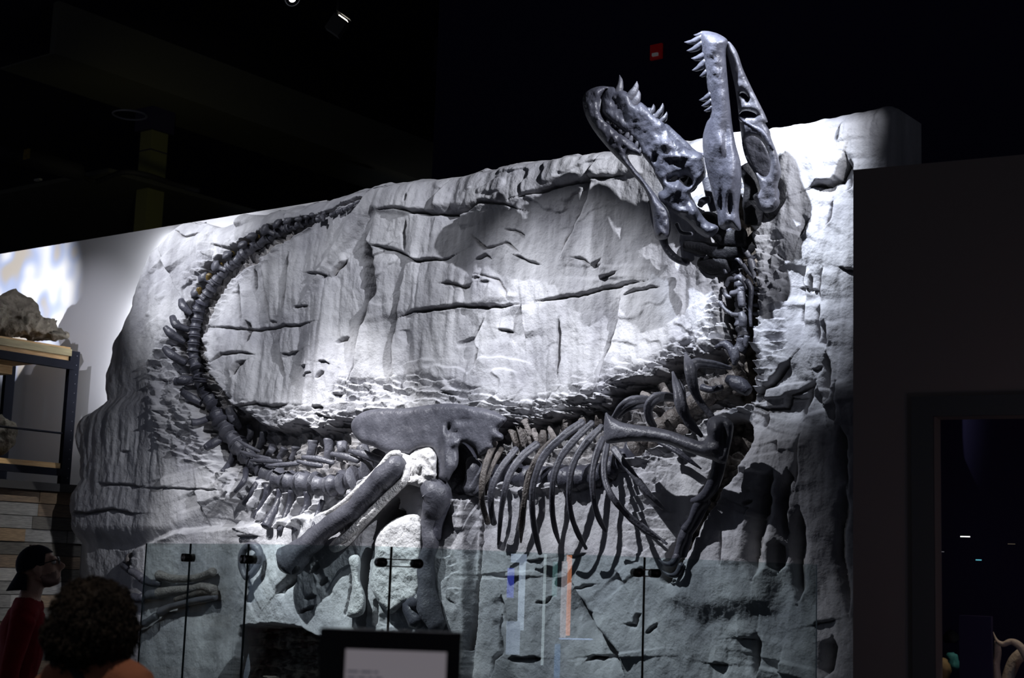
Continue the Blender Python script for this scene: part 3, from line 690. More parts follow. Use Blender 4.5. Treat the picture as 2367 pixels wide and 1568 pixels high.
teeth([(325, 470, 345, 350, 9), (400, 485, 450, 388, 10), (430, 520, 460, 440, 9), (535, 580, 550, 525, 6.5), (572, 595, 606, 520, 7.5), (602, 625, 630, 572, 6.5),
       (140, 505, 168, 448, 6), (166, 530, 200, 462, 7), (203, 562, 232, 485, 7.5), (280, 625, 298, 545, 7), (325, 650, 326, 602, 6), (355, 680, 376, 610, 7), (388, 715, 402, 655, 6),
       (412, 738, 421, 692, 5), (447, 775, 457, 730, 6), (467, 810, 472, 780, 5)], -1, cA, hj, LJ, BONE)

# --- tail, from tip to hip
tailE = [(1575, 150, 3), (1540, 165, 4), (1500, 190, 5), (1450, 215, 6), (1400, 235, 6), (1350, 257, 7), (1300, 272, 8), (1250, 290, 8), (1200, 302, 9), (1145, 314, 9), (1085, 332, 10),
         (1030, 352, 11), (970, 375, 12), (890, 417, 13), (810, 470, 13), (745, 507, 13), (690, 553, 14), (640, 602, 14), (590, 645, 14), (535, 693, 14), (492, 750, 15), (455, 803, 15),
         (420, 855, 15), (385, 912, 15), (357, 975, 15), (345, 1040, 15), (335, 1105, 15), (328, 1165, 15), (322, 1225, 15), (315, 1290, 15), (325, 1350, 16), (345, 1420, 17), (372, 1490, 18)]
tailF = [(385, 285, 17), (415, 350, 18), (455, 420, 19), (492, 475, 19), (515, 535, 20), (550, 600, 22), (610, 690, 24), (690, 785, 24), (752, 862, 24), (815, 930, 24), (895, 990, 24), (985, 1040, 25),
         (1080, 1075, 27), (1190, 1092, 29), (1310, 1095, 31), (1420, 1095, 20), (1510, 1085, 31), (1620, 1045, 33), (1740, 995, 34)]
chain = [(*cE((x, y))[0], r) for x, y, r in tailE] + [(*cF((x, y))[0], r) for x, y, r in tailF]
verts = []
for i in range(len(chain) - 1):
    x0, y0, r0 = chain[i]; x1, y1, r1 = chain[i + 1]
    xm, ym, r = (x0 + x1) / 2, (y0 + y1) / 2, (r0 + r1) / 2
    h = RH(xm, ym) + 0.02 + r * 0.0016; h = min(max(h, 0.16), 0.46)
    a = (x0 + (x1 - x0) * .04, y0 + (y1 - y0) * .04); b = (x0 + (x1 - x0) * .95, y0 + (y1 - y0) * .95)
    q = [(a[0] + (b[0] - a[0]) * t, a[1] + (b[1] - a[1]) * t, h) for t in (.03, .08, .2, .5, .8, .91, .95)]
    dark = 22 < i < 38
    v = limb('vertebra', q, [r * .95, r * 1.02, r * .9, r * .73, r * .9, r * 1.02, r * .95], BONE_D if dark else BONE, SK, n=12, seg=2)
    verts.append((v, xm, ym, r, h))
def near(x, y): return min(verts, key=lambda t: (t[1] - x) ** 2 + (t[2] - y) ** 2)
def paddle(name, pts, rr, m, parent, off=0.03, k=0.45):
    return limb(name, [(p[0], p[1], off) for p in pts], rr, m, parent, k=k, on_rock=True, n=8, seg=4)
def spine_from(cx, cy, r1, neck, m=BONE):
    v, x, y, r, h = near(cx, cy)
    mx, my = x + (cx - x) * .55, y + (cy - y) * .55
    limb('neural_spine', [(x, y, h + .03), (mx, my, h + .05), (cx, cy, h + .07), (cx + (cx - x) * .25, cy + (cy - y) * .25, h + .06)], [r1 * neck, r1 * neck * .9, r1 * 1.25, r1 * .9], m, v, k=.5, n=8, seg=4)
for x, y, s in ((1300, 242, 5), (1260, 262, 5), (1212, 252, 6), (1175, 268, 7), (1110, 285, 8), (1030, 298, 10), (952, 322, 12), (858, 365, 12), (762, 415, 11), (692, 478, 11), (575, 560, 12), (488, 640, 12), (392, 720, 12), (335, 838, 12)):
    spine_from(*cE((x, y))[0], s, .55)
for pts in (((225, 890), (240, 940), (300, 1000)), ((158, 1018), (185, 1080), (285, 1120)), ((103, 1100), (150, 1150), (250, 1215)), ((95, 1255), (150, 1310), (265, 1370)), ((180, 1510), (235, 1500), (320, 1490))):
    q = cE(*pts); paddle('neural_spine', q, [7, 10, 6], BONE_D, near(*q[-1][:2])[0], 0.05, .6)
for pts, rr in ((((185, 280), (240, 282), (330, 275)), [10, 10, 6]), (((240, 365), (300, 400), (395, 455)), [7, 10, 7]), (((320, 605), (370, 600), (455, 570)), [9, 8, 7]), (((425, 800), (480, 770), (560, 720)), [8, 10, 9])):
    q = cF(*pts); paddle('neural_spine', q, rr, BONE_D, near(*q[-1][:2])[0], 0.05, .6)
for pts, rr in ((((605, 490), (640, 560), (700, 650)), [9, 13, 9]), (((770, 625), (785, 690), (760, 750)), [7, 8, 7]), (((885, 680), (880, 740), (850, 810)), [9, 9, 7]), (((960, 790), (940, 830), (910, 870)), [10, 8, 6]),
                (((1050, 810), (1030, 850), (1000, 890)), [10, 8, 6]), (((1140, 800), (1130, 850), (1100, 900)), [11, 9, 7]), (((1275, 750), (1265, 820), (1240, 900)), [13, 11, 9]), (((1400, 735), (1395, 810), (1390, 900)), [13, 10, 10]),
                (((1500, 760), (1500, 830), (1480, 900)), [13, 11, 10]), (((1660, 790), (1680, 850), (1690, 900)), [16, 14, 14]), (((1800, 830), (1800, 890), (1800, 950)), [18, 16, 16])):
    q = cF(*pts); paddle('neural_spine', q, rr, BONE, near(*q[-1][:2])[0], 0.06, .5)
for pts, rr in ((((680, 742), (760, 790), (850, 832)), [3, 5, 4]), (((700, 830), (810, 865), (935, 892)), [3, 5, 5]), (((780, 900), (900, 905), (1025, 912)), [3, 6, 5]), (((920, 942), (1040, 938), (1160, 925)), [3, 6, 6]),
                (((1190, 878), (1310, 890), (1430, 922)), [5, 7, 6]), (((1420, 852), (1520, 870), (1630, 905)), [6, 8, 7]), (((1560, 828), (1680, 855), (1800, 895)), [5, 9, 9]), (((1150, 908), (1240, 930), (1340, 945)), [4, 6, 6])):
    q = cF(*pts); v = near(*q[-1][:2]); limb('transverse_process', hset(q, (v[4] + .10, v[4] + .09, v[4] + .07)), rr, BONE, v[0], n=8, seg=4, k=.6)
for pts, rr in ((((650, 825), (620, 920), (560, 990)), [8, 8, 6]), (((745, 970), (732, 1060), (660, 1150)), [8, 7, 5]), (((850, 1025), (820, 1120), (742, 1250)), [10, 8, 9]), (((920, 1095), (900, 1200), (815, 1360)), [9, 8, 6]),
                (((1020, 1130), (1000, 1230), (900, 1425)), [9, 9, 12]), (((1110, 1140), (1090, 1260), (1005, 1460)), [10, 8, 6]), (((1228, 1150), (1225, 1260), (1120, 1450)), [9, 9, 6]), (((1350, 1220), (1310, 1320), (1270, 1430)), [7, 6, 4])):
    paddle('chevron', cF(*pts), rr, BONE_D, SK, 0.025, .8)

# --- sacrum, back and neck
def spool(c, r, m, name='vertebra', par=None):
    return limb(name, [(x, y, h) for x, y, h in c], [r, r, r * .82, r, r][:len(c)], m, par or SK, n=14, seg=2)
def col_vert(p, q, h, r, m):
    return spool([(p[0] + (q[0] - p[0]) * t, p[1] + (q[1] - p[1]) * t, h) for t in (0.02, .2, .5, .8, .97)], r, m)
sac = cC((820, 780), (905, 735), (985, 690), (1060, 680)) + cD((110, 900), (220, 890), (330, 885), (440, 890), (545, 895), (650, 895), (755, 890), (860, 870), (960, 830), (1050, 770), (1130, 700), (1200, 630), (1290, 560), (1380, 500), (1460, 440), (1540, 390), (1620, 330), (1690, 290), (1760, 260), (1840, 250))
rs = [30, 34, 36, 34, 34, 33, 32, 32, 32, 32, 32, 30, 30, 29, 28, 27, 26, 26, 25, 25, 25, 24, 24]
spn = []
for i in range(len(sac) - 1):
    h = max(0.20, RH((sac[i][0] + sac[i + 1][0]) / 2, (sac[i][1] + sac[i + 1][1]) / 2) + 0.0)
    h = min(h, .26)
    v = col_vert(sac[i], sac[i + 1], h, rs[i], BONE_D if i < 14 else BONE_B)
    spn.append(v)
for j, (pts, rr) in enumerate([(((300, 560), (320, 620), (340, 690)), [10, 8, 10]), (((345, 530), (370, 590), (390, 670)), [8, 9, 10]), (((400, 550), (420, 610), (450, 680)), [9, 8, 9]), (((385, 500), (400, 540), (420, 600)), [10, 7, 7]),
                   (((510, 570), (505, 620), (490, 700)), [7, 10, 10]), (((545, 545), (570, 590), (600, 650)), [5, 7, 7]), (((670, 500), (665, 540), (640, 600)), [12, 11, 9]), (((440, 560), (475, 640), (500, 700)), [8, 8, 9]),
                   (((880, 440), (885, 480), (880, 540)), [10, 10, 9]), (((770, 490), (780, 530), (770, 580)), [10, 8, 8]), (((1170, 320), (1220, 350), (1250, 420)), [8, 9, 9]), (((1300, 260), (1340, 330), (1370, 400)), [9, 10, 9]),
                   (((1240, 690), (1250, 650), (1270, 600)), [10, 12, 12]), (((1370, 560), (1430, 560), (1480, 560)), [12, 16, 10]), (((1540, 310), (1600, 330), (1690, 330)), [12, 14, 10])]):
    q = cD(*pts); h = RH(*q[1][:2]) + .05
    limb('neural_spine', hset(q, (h + .01, h + .02, h)), rr, BONE_T if j % 4 else BONE_B, spn[min(len(spn) - 1, 5 + j)], n=8, seg=3, k=.5)
neck = cB((1245, 300), (1265, 420), (1295, 520), (1300, 620), (1300, 720), (1300, 800), (1320, 880), (1280, 990), (1250, 1080), (1270, 1180), (1300, 1290))
NK = []
for i in range(len(neck) - 1):
    r = [16, 16, 17, 17, 17, 16, 16, 18, 20, 22][i]; h = 0.20 if i < 6 else 0.19
    a, b = neck[i], neck[i + 1]
    NK.append(spool([(a[0] + (b[0] - a[0]) * t, a[1] + (b[1] - a[1]) * t, h) for t in (.06, .25, .5, .75, .92)], r, BONE_B if i > 6 else BONE))
for i, (pts, rr, m) in enumerate([(cS((345, 860), (400, 760), (470, 760), (540, 730), (610, 790), (640, 900)), [6, 8, 6, 9, 8, 7], BONE_L), (cS((320, 510), (420, 460), (520, 480), (580, 570)), [5, 6, 6, 5], BONE),
                    (cS((690, 480), (720, 600), (740, 700), (750, 820)), [9, 11, 7, 3], BONE_L), (cS((700, 470), (800, 420), (880, 380)), [7, 5, 3], BONE_L), (cS((590, 560), (680, 660), (740, 740)), [7, 8, 5], BONE_L),
                    (cS((640, 780), (700, 880), (695, 1050), (690, 1250), (700, 1420)), [9, 8, 6, 5, 4], BONE), (cS((320, 900), (360, 990), (430, 1010)), [6, 6, 4], BONE_L),
                    (cS((270, 1080), (320, 1160), (390, 1220), (470, 1260)), [7, 5, 6, 5], BONE_L), (cS((420, 960), (500, 950), (560, 900)), [8, 9, 8], BONE_L), (cS((560, 940), (570, 1040), (575, 1140)), [10, 11, 9], BONE_L),
                    (cS((560, 1230), (590, 1320), (580, 1420)), [10, 13, 10], BONE_L), (cS((330, 620), (350, 680)), [6, 5], BONE), (cS((430, 1250), (520, 1260), (600, 1240)), [7, 8, 7], BONE_L),
                    (cB((1340, 870), (1330, 910), (1330, 950)), [9, 9, 5], BONE_L), (cB((1120, 950), (1180, 930), (1230, 980), (1250, 1080)), [9, 12, 12, 6], BONE_B), (cB((1245, 960), (1255, 1020), (1245, 1080)), [12, 12, 6], BONE_L),
                    (cB((1200, 1180), (1280, 1220), (1350, 1270)), [14, 22, 16], BONE_B), (cB((1010, 1240), (1080, 1260), (1160, 1240)), [10, 10, 8], BONE), (cB((1395, 800), (1400, 860), (1390, 930)), [4, 5, 4], BONE)]):
    limb('neural_arch', hset(pts, [0.31] * len(pts)), [q * .85 for q in rr], BONE if m is BONE_L else BONE_D, NK[min(i // 2, 9)], n=8, seg=3)
for y in (760, 880, 950, 1120, 1240):
    limb('cervical_rib', hset(cS((740, y), (820, y + 5), (910, y)), (.20, .22, .20)), [4, 6, 3], BONE, SK, n=6, seg=2)

AMB = mat('amber_matrix', (0.085, 0.058, 0.016), 0.25, (0.16, 0.105, 0.03), 30, .5, 60, spec=.6)
for pts in (((612, 540), (600, 590)), ((722, 470), (705, 515)), ((525, 625), (515, 670)), ((437, 705), (428, 760)), ((360, 810), (372, 860)), ((808, 415), (790, 445)), ((900, 375), (880, 400))):
    limb('amber_matrix', [(*q[:2], .04) for q in cE(*pts)], [7, 6], AMB, SK, on_rock=True, n=8, seg=2, k=.6)
# --- ilium and hind leg
il = cC((95, 310), (120, 260), (190, 215), (300, 195), (450, 195), (600, 175), (740, 160), (850, 165), (930, 180), (1050, 200), (1172, 255), (1170, 290), (1122, 345), (1155, 380), (1150, 415), (1085, 430), (1085, 470),
        (990, 525), (975, 490), (940, 450), (880, 430), (845, 460), (845, 540), (835, 600), (800, 650), (770, 705), (730, 695), (698, 680), (695, 600), (690, 530), (660, 480), (600, 470), (540, 490), (500, 515), (400, 510), (340, 505), (250, 460), (170, 435), (110, 370))
def il_rel(x, y):
    cx = (x - 780) * 3.015; cy = (y - 880) * 3.015
    g = lambda a, b, s, h, sy=None: h * np.exp(-((cx - a) / s) ** 2 - ((cy - b) / (sy or s)) ** 2)
    return (0.008 * fbm(x / 20, y / 20, 4, 98) + g(780, 330, 18, -.05, 28) + g(820, 360, 25, -.025, 12) + g(740, 380, 20, .03, 50) + g(840, 440, 60, .04, 25) + g(760, 560, 30, .04, 90) - g(720, 560, 14, .03, 60)
            - g(880, 280, 60, .018, 20) + g(600, 300, 30, .012, 120))
plate('ilium', il, lambda x, y: 0.42 + 0.00003 * (x - 900) + max(0, (y - 1050) * 0.0004), 0.045, 16, BONE, SK, relief=il_rel, step=5)
limb('hip_bone', hset(cC((870, 470), (900, 560), (850, 660), (800, 740)), (.26, .25, .25, .26)), [18, 26, 28, 14], BONE_D, SK)
limb('hip_bone', hset(cC((930, 560), (960, 640), (940, 760)), (.3, .3, .3)), [14, 22, 24], BONE, SK)
pl_o = cC((370, 510), (430, 500), (470, 535), (478, 590), (440, 690), (400, 760), (300, 850), (200, 960), (110, 1060), (60, 1120), (-40, 1180), (-130, 1260), (-220, 1330), (-260, 1290), (-180, 1180), (-80, 1080), (60, 940), (170, 790), (270, 650), (340, 560))
jk = plate('plaster_jacket', cC((360, 515), (430, 498), (500, 520), (560, 600), (500, 680), (440, 760), (300, 910), (180, 1040), (80, 1150), (-20, 1200), (-60, 1150), (40, 1050), (20, 1000), (-40, 985), (60, 860), (170, 730), (270, 610)), 0.43, 0.06, 12, PLASTER, rock, relief=nz(8, 0.018, 99), step=5)
limb('femur', hset(cC((425, 580), (330, 680), (220, 790), (90, 920)) + [(752, 1225), (700, 1270), (668, 1300)], (.53, .53, .53, .53, .53, .53, .53)), [24, 29, 26, 23, 24, 29, 37], BONE, SK, n=14)
limb('femur_hollow_shade', hset(cI((1500, 365), (1545, 352)), (.565, .565)), [17, 14], BLACK, SK, k=.5)  # black disc that stands for the dark inside of the hollow end
limb('plaster_jacket', hset(cC((490, 600), (470, 690), (420, 745), (310, 850), (190, 970), (70, 1080), (-30, 1160)), (.50, .51, .51, .51, .51, .50, .47)), [9, 10, 11, 11, 11, 10, 6], PLASTER, rock, k=.8)
limb('plaster_jacket', hset(cC((430, 505), (370, 520), (290, 610), (190, 710), (90, 810), (0, 880), (-80, 930)), (.50, .50, .50, .49, .48, .46, .42)), [7, 8, 7, 7, 7, 6, 5], PLASTER, rock, k=.8)
plate('plaster_jacket', cC((500, 525), (560, 490), (640, 465), (690, 520), (695, 600), (690, 690), (600, 745), (500, 725), (450, 740), (480, 640)), 0.44, 0.07, 16, PLASTER, rock, relief=nz(9, 0.035, 100), step=4)
limb('pubis', hset(cC((640, 745), (690, 790), (680, 880), (650, 960), (640, 1050), (650, 1150)) + [(984, 1300), (986, 1350), (990, 1400), (1010, 1450)], (.44, .44, .43, .42, .42, .42, .42, .42, .42, .42)), [26, 37, 31, 22, 19, 18, 20, 22, 28, 22], BONE, SK, n=14)
limb('pubis', hset(cC((720, 760), (740, 820), (730, 900), (700, 1000), (690, 1100)), (.42, .41, .40, .40, .40)), [18, 20, 18, 14, 12], BONE_D, SK)
limb('pubis', hset([(975, 1390), (950, 1400), (965, 1440)], (.43, .43, .43)), [22, 20, 20], BONE_D, SK)
plate('fibula', [(806, 1290), (826, 1283), (834, 1300), (832, 1340), (845, 1380), (840, 1420), (802, 1425), (815, 1370), (812, 1320)], 0.44, 0.05, 10, CHALK, SK, relief=nz(8, .01, 3))
plate('tibia', [(870, 1240), (905, 1205), (945, 1190), (972, 1196), (978, 1240), (972, 1300), (974, 1360), (960, 1390), (930, 1400), (905, 1420), (880, 1400), (862, 1370), (856, 1340), (866, 1290)], 0.43, 0.05, 16, CHALK, rock, relief=nz(14, .018, 4), step=5)
# ring shaped foot bone half over the glass line
rg = cI((1100, 440), (1062, 340), (1072, 220), (1130, 165), (1195, 175), (1225, 245), (1205, 330), (1160, 400), (1100, 445))
limb('toe_bone', hset(rg, [.46] * 9), [8, 8, 9, 10, 10, 9, 9, 8, 8], BONE, SK)
for nm, pts, rr, m in [
    ('metatarsal', ((330, 420), (450, 450), (620, 450), (740, 420), (815, 390)), [13, 9, 9, 9, 11], BONE_T), ('metatarsal', ((330, 580), (460, 560), (600, 545), (720, 525), (820, 555)), [13, 10, 10, 10, 12], BONE_T),
    ('metatarsal', ((480, 640), (600, 600), (720, 570), (830, 590)), [7, 7, 8, 9], BONE_B), ('metatarsal', ((340, 750), (440, 700), (620, 655), (830, 615)), [10, 8, 8, 9], BONE),
    ('toe_bone', ((210, 850), (250, 820), (310, 780)), [10, 8, 9], BONE), ('toe_bone', ((120, 900), (160, 870), (200, 850)), [9, 8, 8], BONE),
    ('toe_bone', ((240, 600), (290, 590), (335, 600)), [13, 12, 11], BONE), ('toe_bone', ((110, 620), (160, 630), (200, 620)), [12, 10, 11], BONE_D), ('toe_bone', ((10, 570), (60, 600), (100, 615)), [9, 9, 9], BONE),
    ('toe_bone', ((20, 330), (50, 350), (80, 375)), [9, 9, 9], BONE), ('toe_bone', ((90, 385), (130, 410), (185, 450)), [10, 9, 11], BONE), ('toe_bone', ((200, 460), (260, 490), (330, 490)), [10, 9, 10], BONE_D),
    ('claw', ((90, 230), (70, 250), (60, 280), (60, 310)), [3, 6, 7, 6], BONE_T)]:
    limb(nm, [(*q[:2], .05) for q in cI(*pts)], rr, m, SK, on_rock=True, n=10)

# --- ribs
for pts, hs, rr, m in [
    (((185, 645), (130, 780), (102, 900), (100, 1050), (140, 1190)), (.38, .50, .54, .50, .40), (8, 7.5, 7, 7, 7), BONE_B),
    (((230, 690), (170, 800), (135, 900), (125, 1000)), (.36, .46, .5, .48), (7, 6, 5, 3), BONE_B),
    (((330, 690), (220, 830), (165, 960), (160, 1090), (180, 1195)), (.38, .5, .54, .5, .42), (7, 8, 8, 7.5, 7), BONE),
    (((470, 660), (370, 740), (290, 850), (250, 980), (225, 1140), (210, 1335)), (.36, .46, .53, .55, .5, .4), (9, 9, 8, 7, 6, 3.5), BONE),
    (((580, 625), (480, 740), (415, 870), (382, 1050), (366, 1200), (360, 1320)), (.38, .48, .54, .56, .5, .42), (7, 8, 7, 7, 7.5, 2.5), BONE_B),
    (((775, 510), (650, 600), (520, 730), (455, 880), (435, 1050), (452, 1230), (490, 1395)), (.38, .5, .57, .6, .58, .5, .40), (8, 9.5, 9, 8, 7.5, 8, 5), BONE),
    (((840, 515), (725, 625), (625, 755), (578, 900), (570, 1080), (588, 1220), (618, 1322)), (.40, .5, .57, .6, .56, .48, .4), (7, 9, 8, 7, 6.5, 6, 3.5), BONE),
    (((905, 540), (795, 655), (715, 785), (685, 940), (692, 1100), (730, 1230), (798, 1362)), (.42, .52, .58, .6, .56, .48, .38), (7, 9, 8, 7, 6.5, 6.5, 4), BONE),
    (((912, 620), (865, 740), (840, 880), (850, 1030), (880, 1150), (932, 1250)), (.44, .53, .58, .56, .48, .4), (8, 8.5, 7, 6.5, 7, 4), BONE),
    (((940, 660), (918, 800), (930, 920), (985, 1030), (1080, 1140), (1200, 1240), (1295, 1302)), (.46, .54, .58, .58, .5, .42, .36), (7, 7.5, 7, 7, 7.5, 7, 2.5), BONE),
    (((985, 690), (1080, 820), (1180, 950), (1255, 1030), (1315, 1090)), (.46, .5, .48, .44, .38), (9, 8, 7.5, 6.5, 5), BONE),
    (((1010, 1040), (1090, 1130), (1180, 1200), (1340, 1330)), (.36, .34, .33, .31), (3, 3, 3, 3), BONE_D),
    (((1290, 640), (1400, 700), (1480, 760), (1570, 825)), (.40, .40, .38, .33), (7, 7, 6, 2), BONE_D),
    (((985, 480), (1040, 410), (1110, 368), (1210, 360)), (.44, .50, .5, .40), (7, 10, 11, 9), BONE),
    (((1015, 480), (1070, 430), (1140, 405), (1215, 395)), (.42, .47, .46, .38), (5, 6, 7, 7), BONE),
    (((1255, 545), (1222, 480), (1218, 410), (1260, 355), (1320, 340), (1400, 350)), (.42, .48, .52, .52, .46, .36), (8, 10, 11, 12, 11, 10), BONE),
    (((1575, 605), (1490, 510), (1440, 410), (1415, 300), (1380, 175)), (.42, .48, .53, .52, .42), (5, 12, 15, 12, 3), BONE),
    (((1440, 400), (1440, 300), (1420, 230)), (.5, .5, .44), (12, 9, 3), BONE),
    (((1645, 475), (1560, 370), (1515, 260), (1495, 150), (1462, 45)), (.46, .5, .55, .55, .44), (6, 9, 12, 14, 3), BONE),
    (((1495, 190), (1530, 120), (1620, 120), (1770, 150)), (.54, .5, .44, .32), (13, 14, 10, 5), BONE)]:
    limb('rib', hset(cD(*pts), hs), rr, m, SK, n=18, seg=6, k=.75, groove=.30)
# --- shoulder blade and arm
sc_o = cD((928, 450), (960, 470), (1030, 510), (1130, 530), (1250, 545), (1370, 572), (1480, 612), (1570, 640), (1612, 610), (1606, 560), (1615, 500), (1660, 470), (1735, 480), (1785, 520), (1782, 600), (1760, 700), (1740, 780), (1700, 792), (1640, 765),
          (1560, 740), (1450, 700), (1350, 662), (1250, 645), (1150, 640), (1050, 645), (960, 656), (925, 640), (916, 560))
def sc_rel(x, y):
    cx = (x - 1080) * 2.9043; cy = (y - 800) * 2.9043
    g = lambda a, b, s, h, sy=None: h * np.exp(-((cx - a) / s) ** 2 - ((cy - b) / (sy or s)) ** 2)
    return 0.006 * fbm(x / 14, y / 14, 3, 101) + g(1660, 560, 50, .05, 60) - g(1720, 610, 20, .05, 90) + g(1640, 690, 50, .03, 30)
plate('scapula', sc_o, lin(1400, 990, .62, 1670, 1050, .60), 0.065, 18, BONE, SK, relief=sc_rel, step=5)
limb('humerus', hset(cD((1690, 700), (1690, 790), (1670, 880), (1630, 970), (1570, 1025), (1510, 1040)), (.52, .50, .48, .46, .45, .44)), [22, 16, 16, 15, 11, 6], BONE_D, SK, n=12)
limb('forearm', hset(cD((1590, 1030), (1545, 1090), (1510, 1170), (1465, 1235)), (.43, .43, .42, .41)), [15, 12, 11, 12], BONE_D, SK, n=12)
limb('forearm', hset(cD((1610, 1040), (1580, 1110), (1540, 1190), (1490, 1260)), (.38, .38, .38, .38)), [10, 8, 8, 8], BONE_D, SK, n=10)
limb('finger_bone', hset(cD((1462, 1240), (1450, 1290), (1425, 1360), (1410, 1420)), (.41, .41, .41, .41)), [10, 12, 10, 10], BONE_D, SK)
limb('finger_bone', hset(cD((1490, 1270), (1470, 1340), (1450, 1410)), (.38, .38, .38)), [9, 10, 9], BONE_D, SK)
limb('claw', hset(cD((1410, 1410), (1385, 1455), (1340, 1465), (1285, 1438)), (.42, .43, .43, .42)), [10, 9, 6, 1.2], BONE_D, SK)
limb('claw', hset(cD((1440, 1470), (1410, 1530), (1360, 1540), (1310, 1510)), (.34, .34, .34, .33)), [8, 8, 5, 1.2], BONE_D, SK)

# ------------------------------------------------------------------ plank-clad return wall and shelf on the left
u0 = uvp(203, 1120, 0.0)[0]
RT = -T                                                    # into the return wall
zt = at_vp(140, 1122, W(u0, 0, 0), W(u0, 0, 3)).z
ret = WBox('wall_side', u0 - 1.2, u0 - 0.02, 0.005, 2.66, 0, zt - 0.01, mat('grey_board', (0.06, 0.06, 0.06), 0.9)); tag(ret, kind='structure')
PK = [mat('plank_grey', (0.17, 0.17, 0.175), 0.8, (0.30, 0.30, 0.30), 5, 0.6, 40, stretch=(2.5, 2.5, 26)), mat('plank_pale', (0.30, 0.30, 0.30), 0.8, (0.46, 0.45, 0.44), 6, 0.6, 40, stretch=(2.5, 2.5, 26)),
      mat('plank_brown', (0.13, 0.10, 0.08), 0.8, (0.26, 0.19, 0.13), 5, 0.6, 40, stretch=(2.5, 2.5, 26)), mat('plank_ochre', (0.20, 0.14, 0.09), 0.8, (0.34, 0.24, 0.15), 6, 0.6, 40, stretch=(2.5, 2.5, 26)),
      mat('plank_dark', (0.07, 0.068, 0.066), 0.8, (0.14, 0.13, 0.12), 5, 0.6, 40, stretch=(2.5, 2.5, 26))]
rnd = random.Random(11)
z = zt - 0.06; rowh = 0.112
while z - rowh > 0.25:
    h = 0.01 - rnd.random() * 0.3
    while h < 2.62:
        L = rnd.choice((0.28, 0.36, 0.44, 0.55, 0.62)); a, b = max(h, 0.008), min(h + L, 2.64)
        if b - a > 0.04:
            pr = 0.008 + rnd.random() * 0.014
            c = [W(u0 - 0.02, z - rowh + 0.003, a + 0.002)]
            box('plank', c[0], T * pr, N * (b - a - 0.004), Vector((0, 0, rowh - 0.006)), rnd.choices(PK, (5, 3, 2, 1, 3))[0], ret)
        h += L
    z -= rowh
box('cap_board', W(u0 - 1.2, zt - 0.06, 0.005), T * 1.24, N * 2.66, Vector((0, 0, 0.07)), mat('cap_paint_and_shade', (0.03, 0.03, 0.032), 0.7), ret)  # dark slab; its colour also takes in the shadow on the plank top
spot('plank_spot', W(u0 + 2.4, 5.2, 3.0), W(u0, 1.92, 0.98), 420, 12.5, 0.10, (1.0, 0.97, 0.92), 0.01)

spot('plank_spot', W(u0 + 2.0, 5.2, 4.2), W(u0, 1.5, 2.35), 260, 12, 0.3, (1.0, 0.97, 0.92), 0.01)  # unseen second spot, added to light the planks mirrored in the glass
us = u0 - 0.04
def S(px, py, du=0.0): return at_vp(px, py, W(us + du, 0, 0), W(us + du, 0, 3))
def hz(p): return (p - A0).dot(N), p.z
STEEL = mat('blue_black_steel', (0.006, 0.007, 0.012), 0.75, spec=.1)
TIM = mat('golden_timber', (0.42, 0.25, 0.10), 0.65, (0.62, 0.42, 0.21), 3, 0.4, 30, stretch=(1.5, 1.5, 16))
TIMS = mat('greenish_timber', (0.20, 0.17, 0.09), 0.7, (0.34, 0.29, 0.16), 3, 0.4, 30, stretch=(1.5, 1.5, 16))
hp, zb = hz(S(152, 1101)); ztp = S(166, 811).z; zb = zt + 0.01
SHF = empty('storage_rack', W(us, zb, hp), 'dark steel storage rack with golden timber shelves on top of the plank wall', 'shelf')
pw = 0.10
def post(h, du):
    p = box('post', W(us - 0.05 + du, zb, h - pw / 2), T * 0.05, N * pw, Vector((0, 0, ztp - zb)), STEEL, SHF)
    return p
posts = [post(hp, 0), post(hp, -0.95), post(2.5, 0), post(2.5, -0.95)]
m = MB()
for k in range(14):
    zz = zb + 0.06 + k * (ztp - zb - 0.1) / 13
    m.cbox(W(us + 0.001, zz, hp - 0.02), T * 0.004, N * 0.005, Vector((0, 0, 0.006)))
tag(m.build('post_slots', mat('slot_grey', (0.25, 0.25, 0.27), 0.6), posts[0], smooth=False), kind='stuff')
z1, z0_ = S(153, 801).z, S(153, 833).z
box('shelf_board', W(us - 0.98, z0_, hp + 0.04), T * 0.96, N * (2.55 - hp), Vector((0, 0, z1 - z0_)), TIM, SHF)
box('shelf_edge', W(us - 0.02, z0_ + (z1 - z0_) * .35, hp + 0.04), T * 0.022, N * (2.55 - hp), Vector((0, 0, (z1 - z0_) * .5)), TIMS, SHF)
zb2 = S(150, 852).z
box('shelf_beam', W(us - 0.04, zb2, hp), T * 0.045, N * (2.5 - hp), Vector((0, 0, z0_ - zb2)), STEEL, SHF)
box('shelf_beam', W(us - 0.98, zb2, hp), T * 0.045, N * (2.5 - hp), Vector((0, 0, z0_ - zb2)), STEEL, SHF)
box('shelf_board', W(us - 0.40, S(60, 862).z, hz(S(66, 860))[0]), T * 0.16, N * 1.4, Vector((0, 0, S(60, 842).z - S(60, 862).z)), TIM, SHF)
zl1, zl0 = S(129, 1070).z, S(129, 1082).z
box('shelf_board', W(us - 0.98, zl0, hp + 0.03), T * 0.96, N * (2.5 - hp), Vector((0, 0, zl1 - zl0)), TIM, SHF)
box('shelf_beam', W(us - 0.04, S(129, 1102).z + .01, hp), T * 0.045, N * (2.5 - hp), Vector((0, 0, zl0 - S(129, 1102).z - .012)), STEEL, SHF)
zr = S(140, 1001).z
MB().cyl(W(us - 0.03, zr, hp), W(us - 0.03, zr, 2.5), 0.010).build('brace_rod', STEEL, SHF)

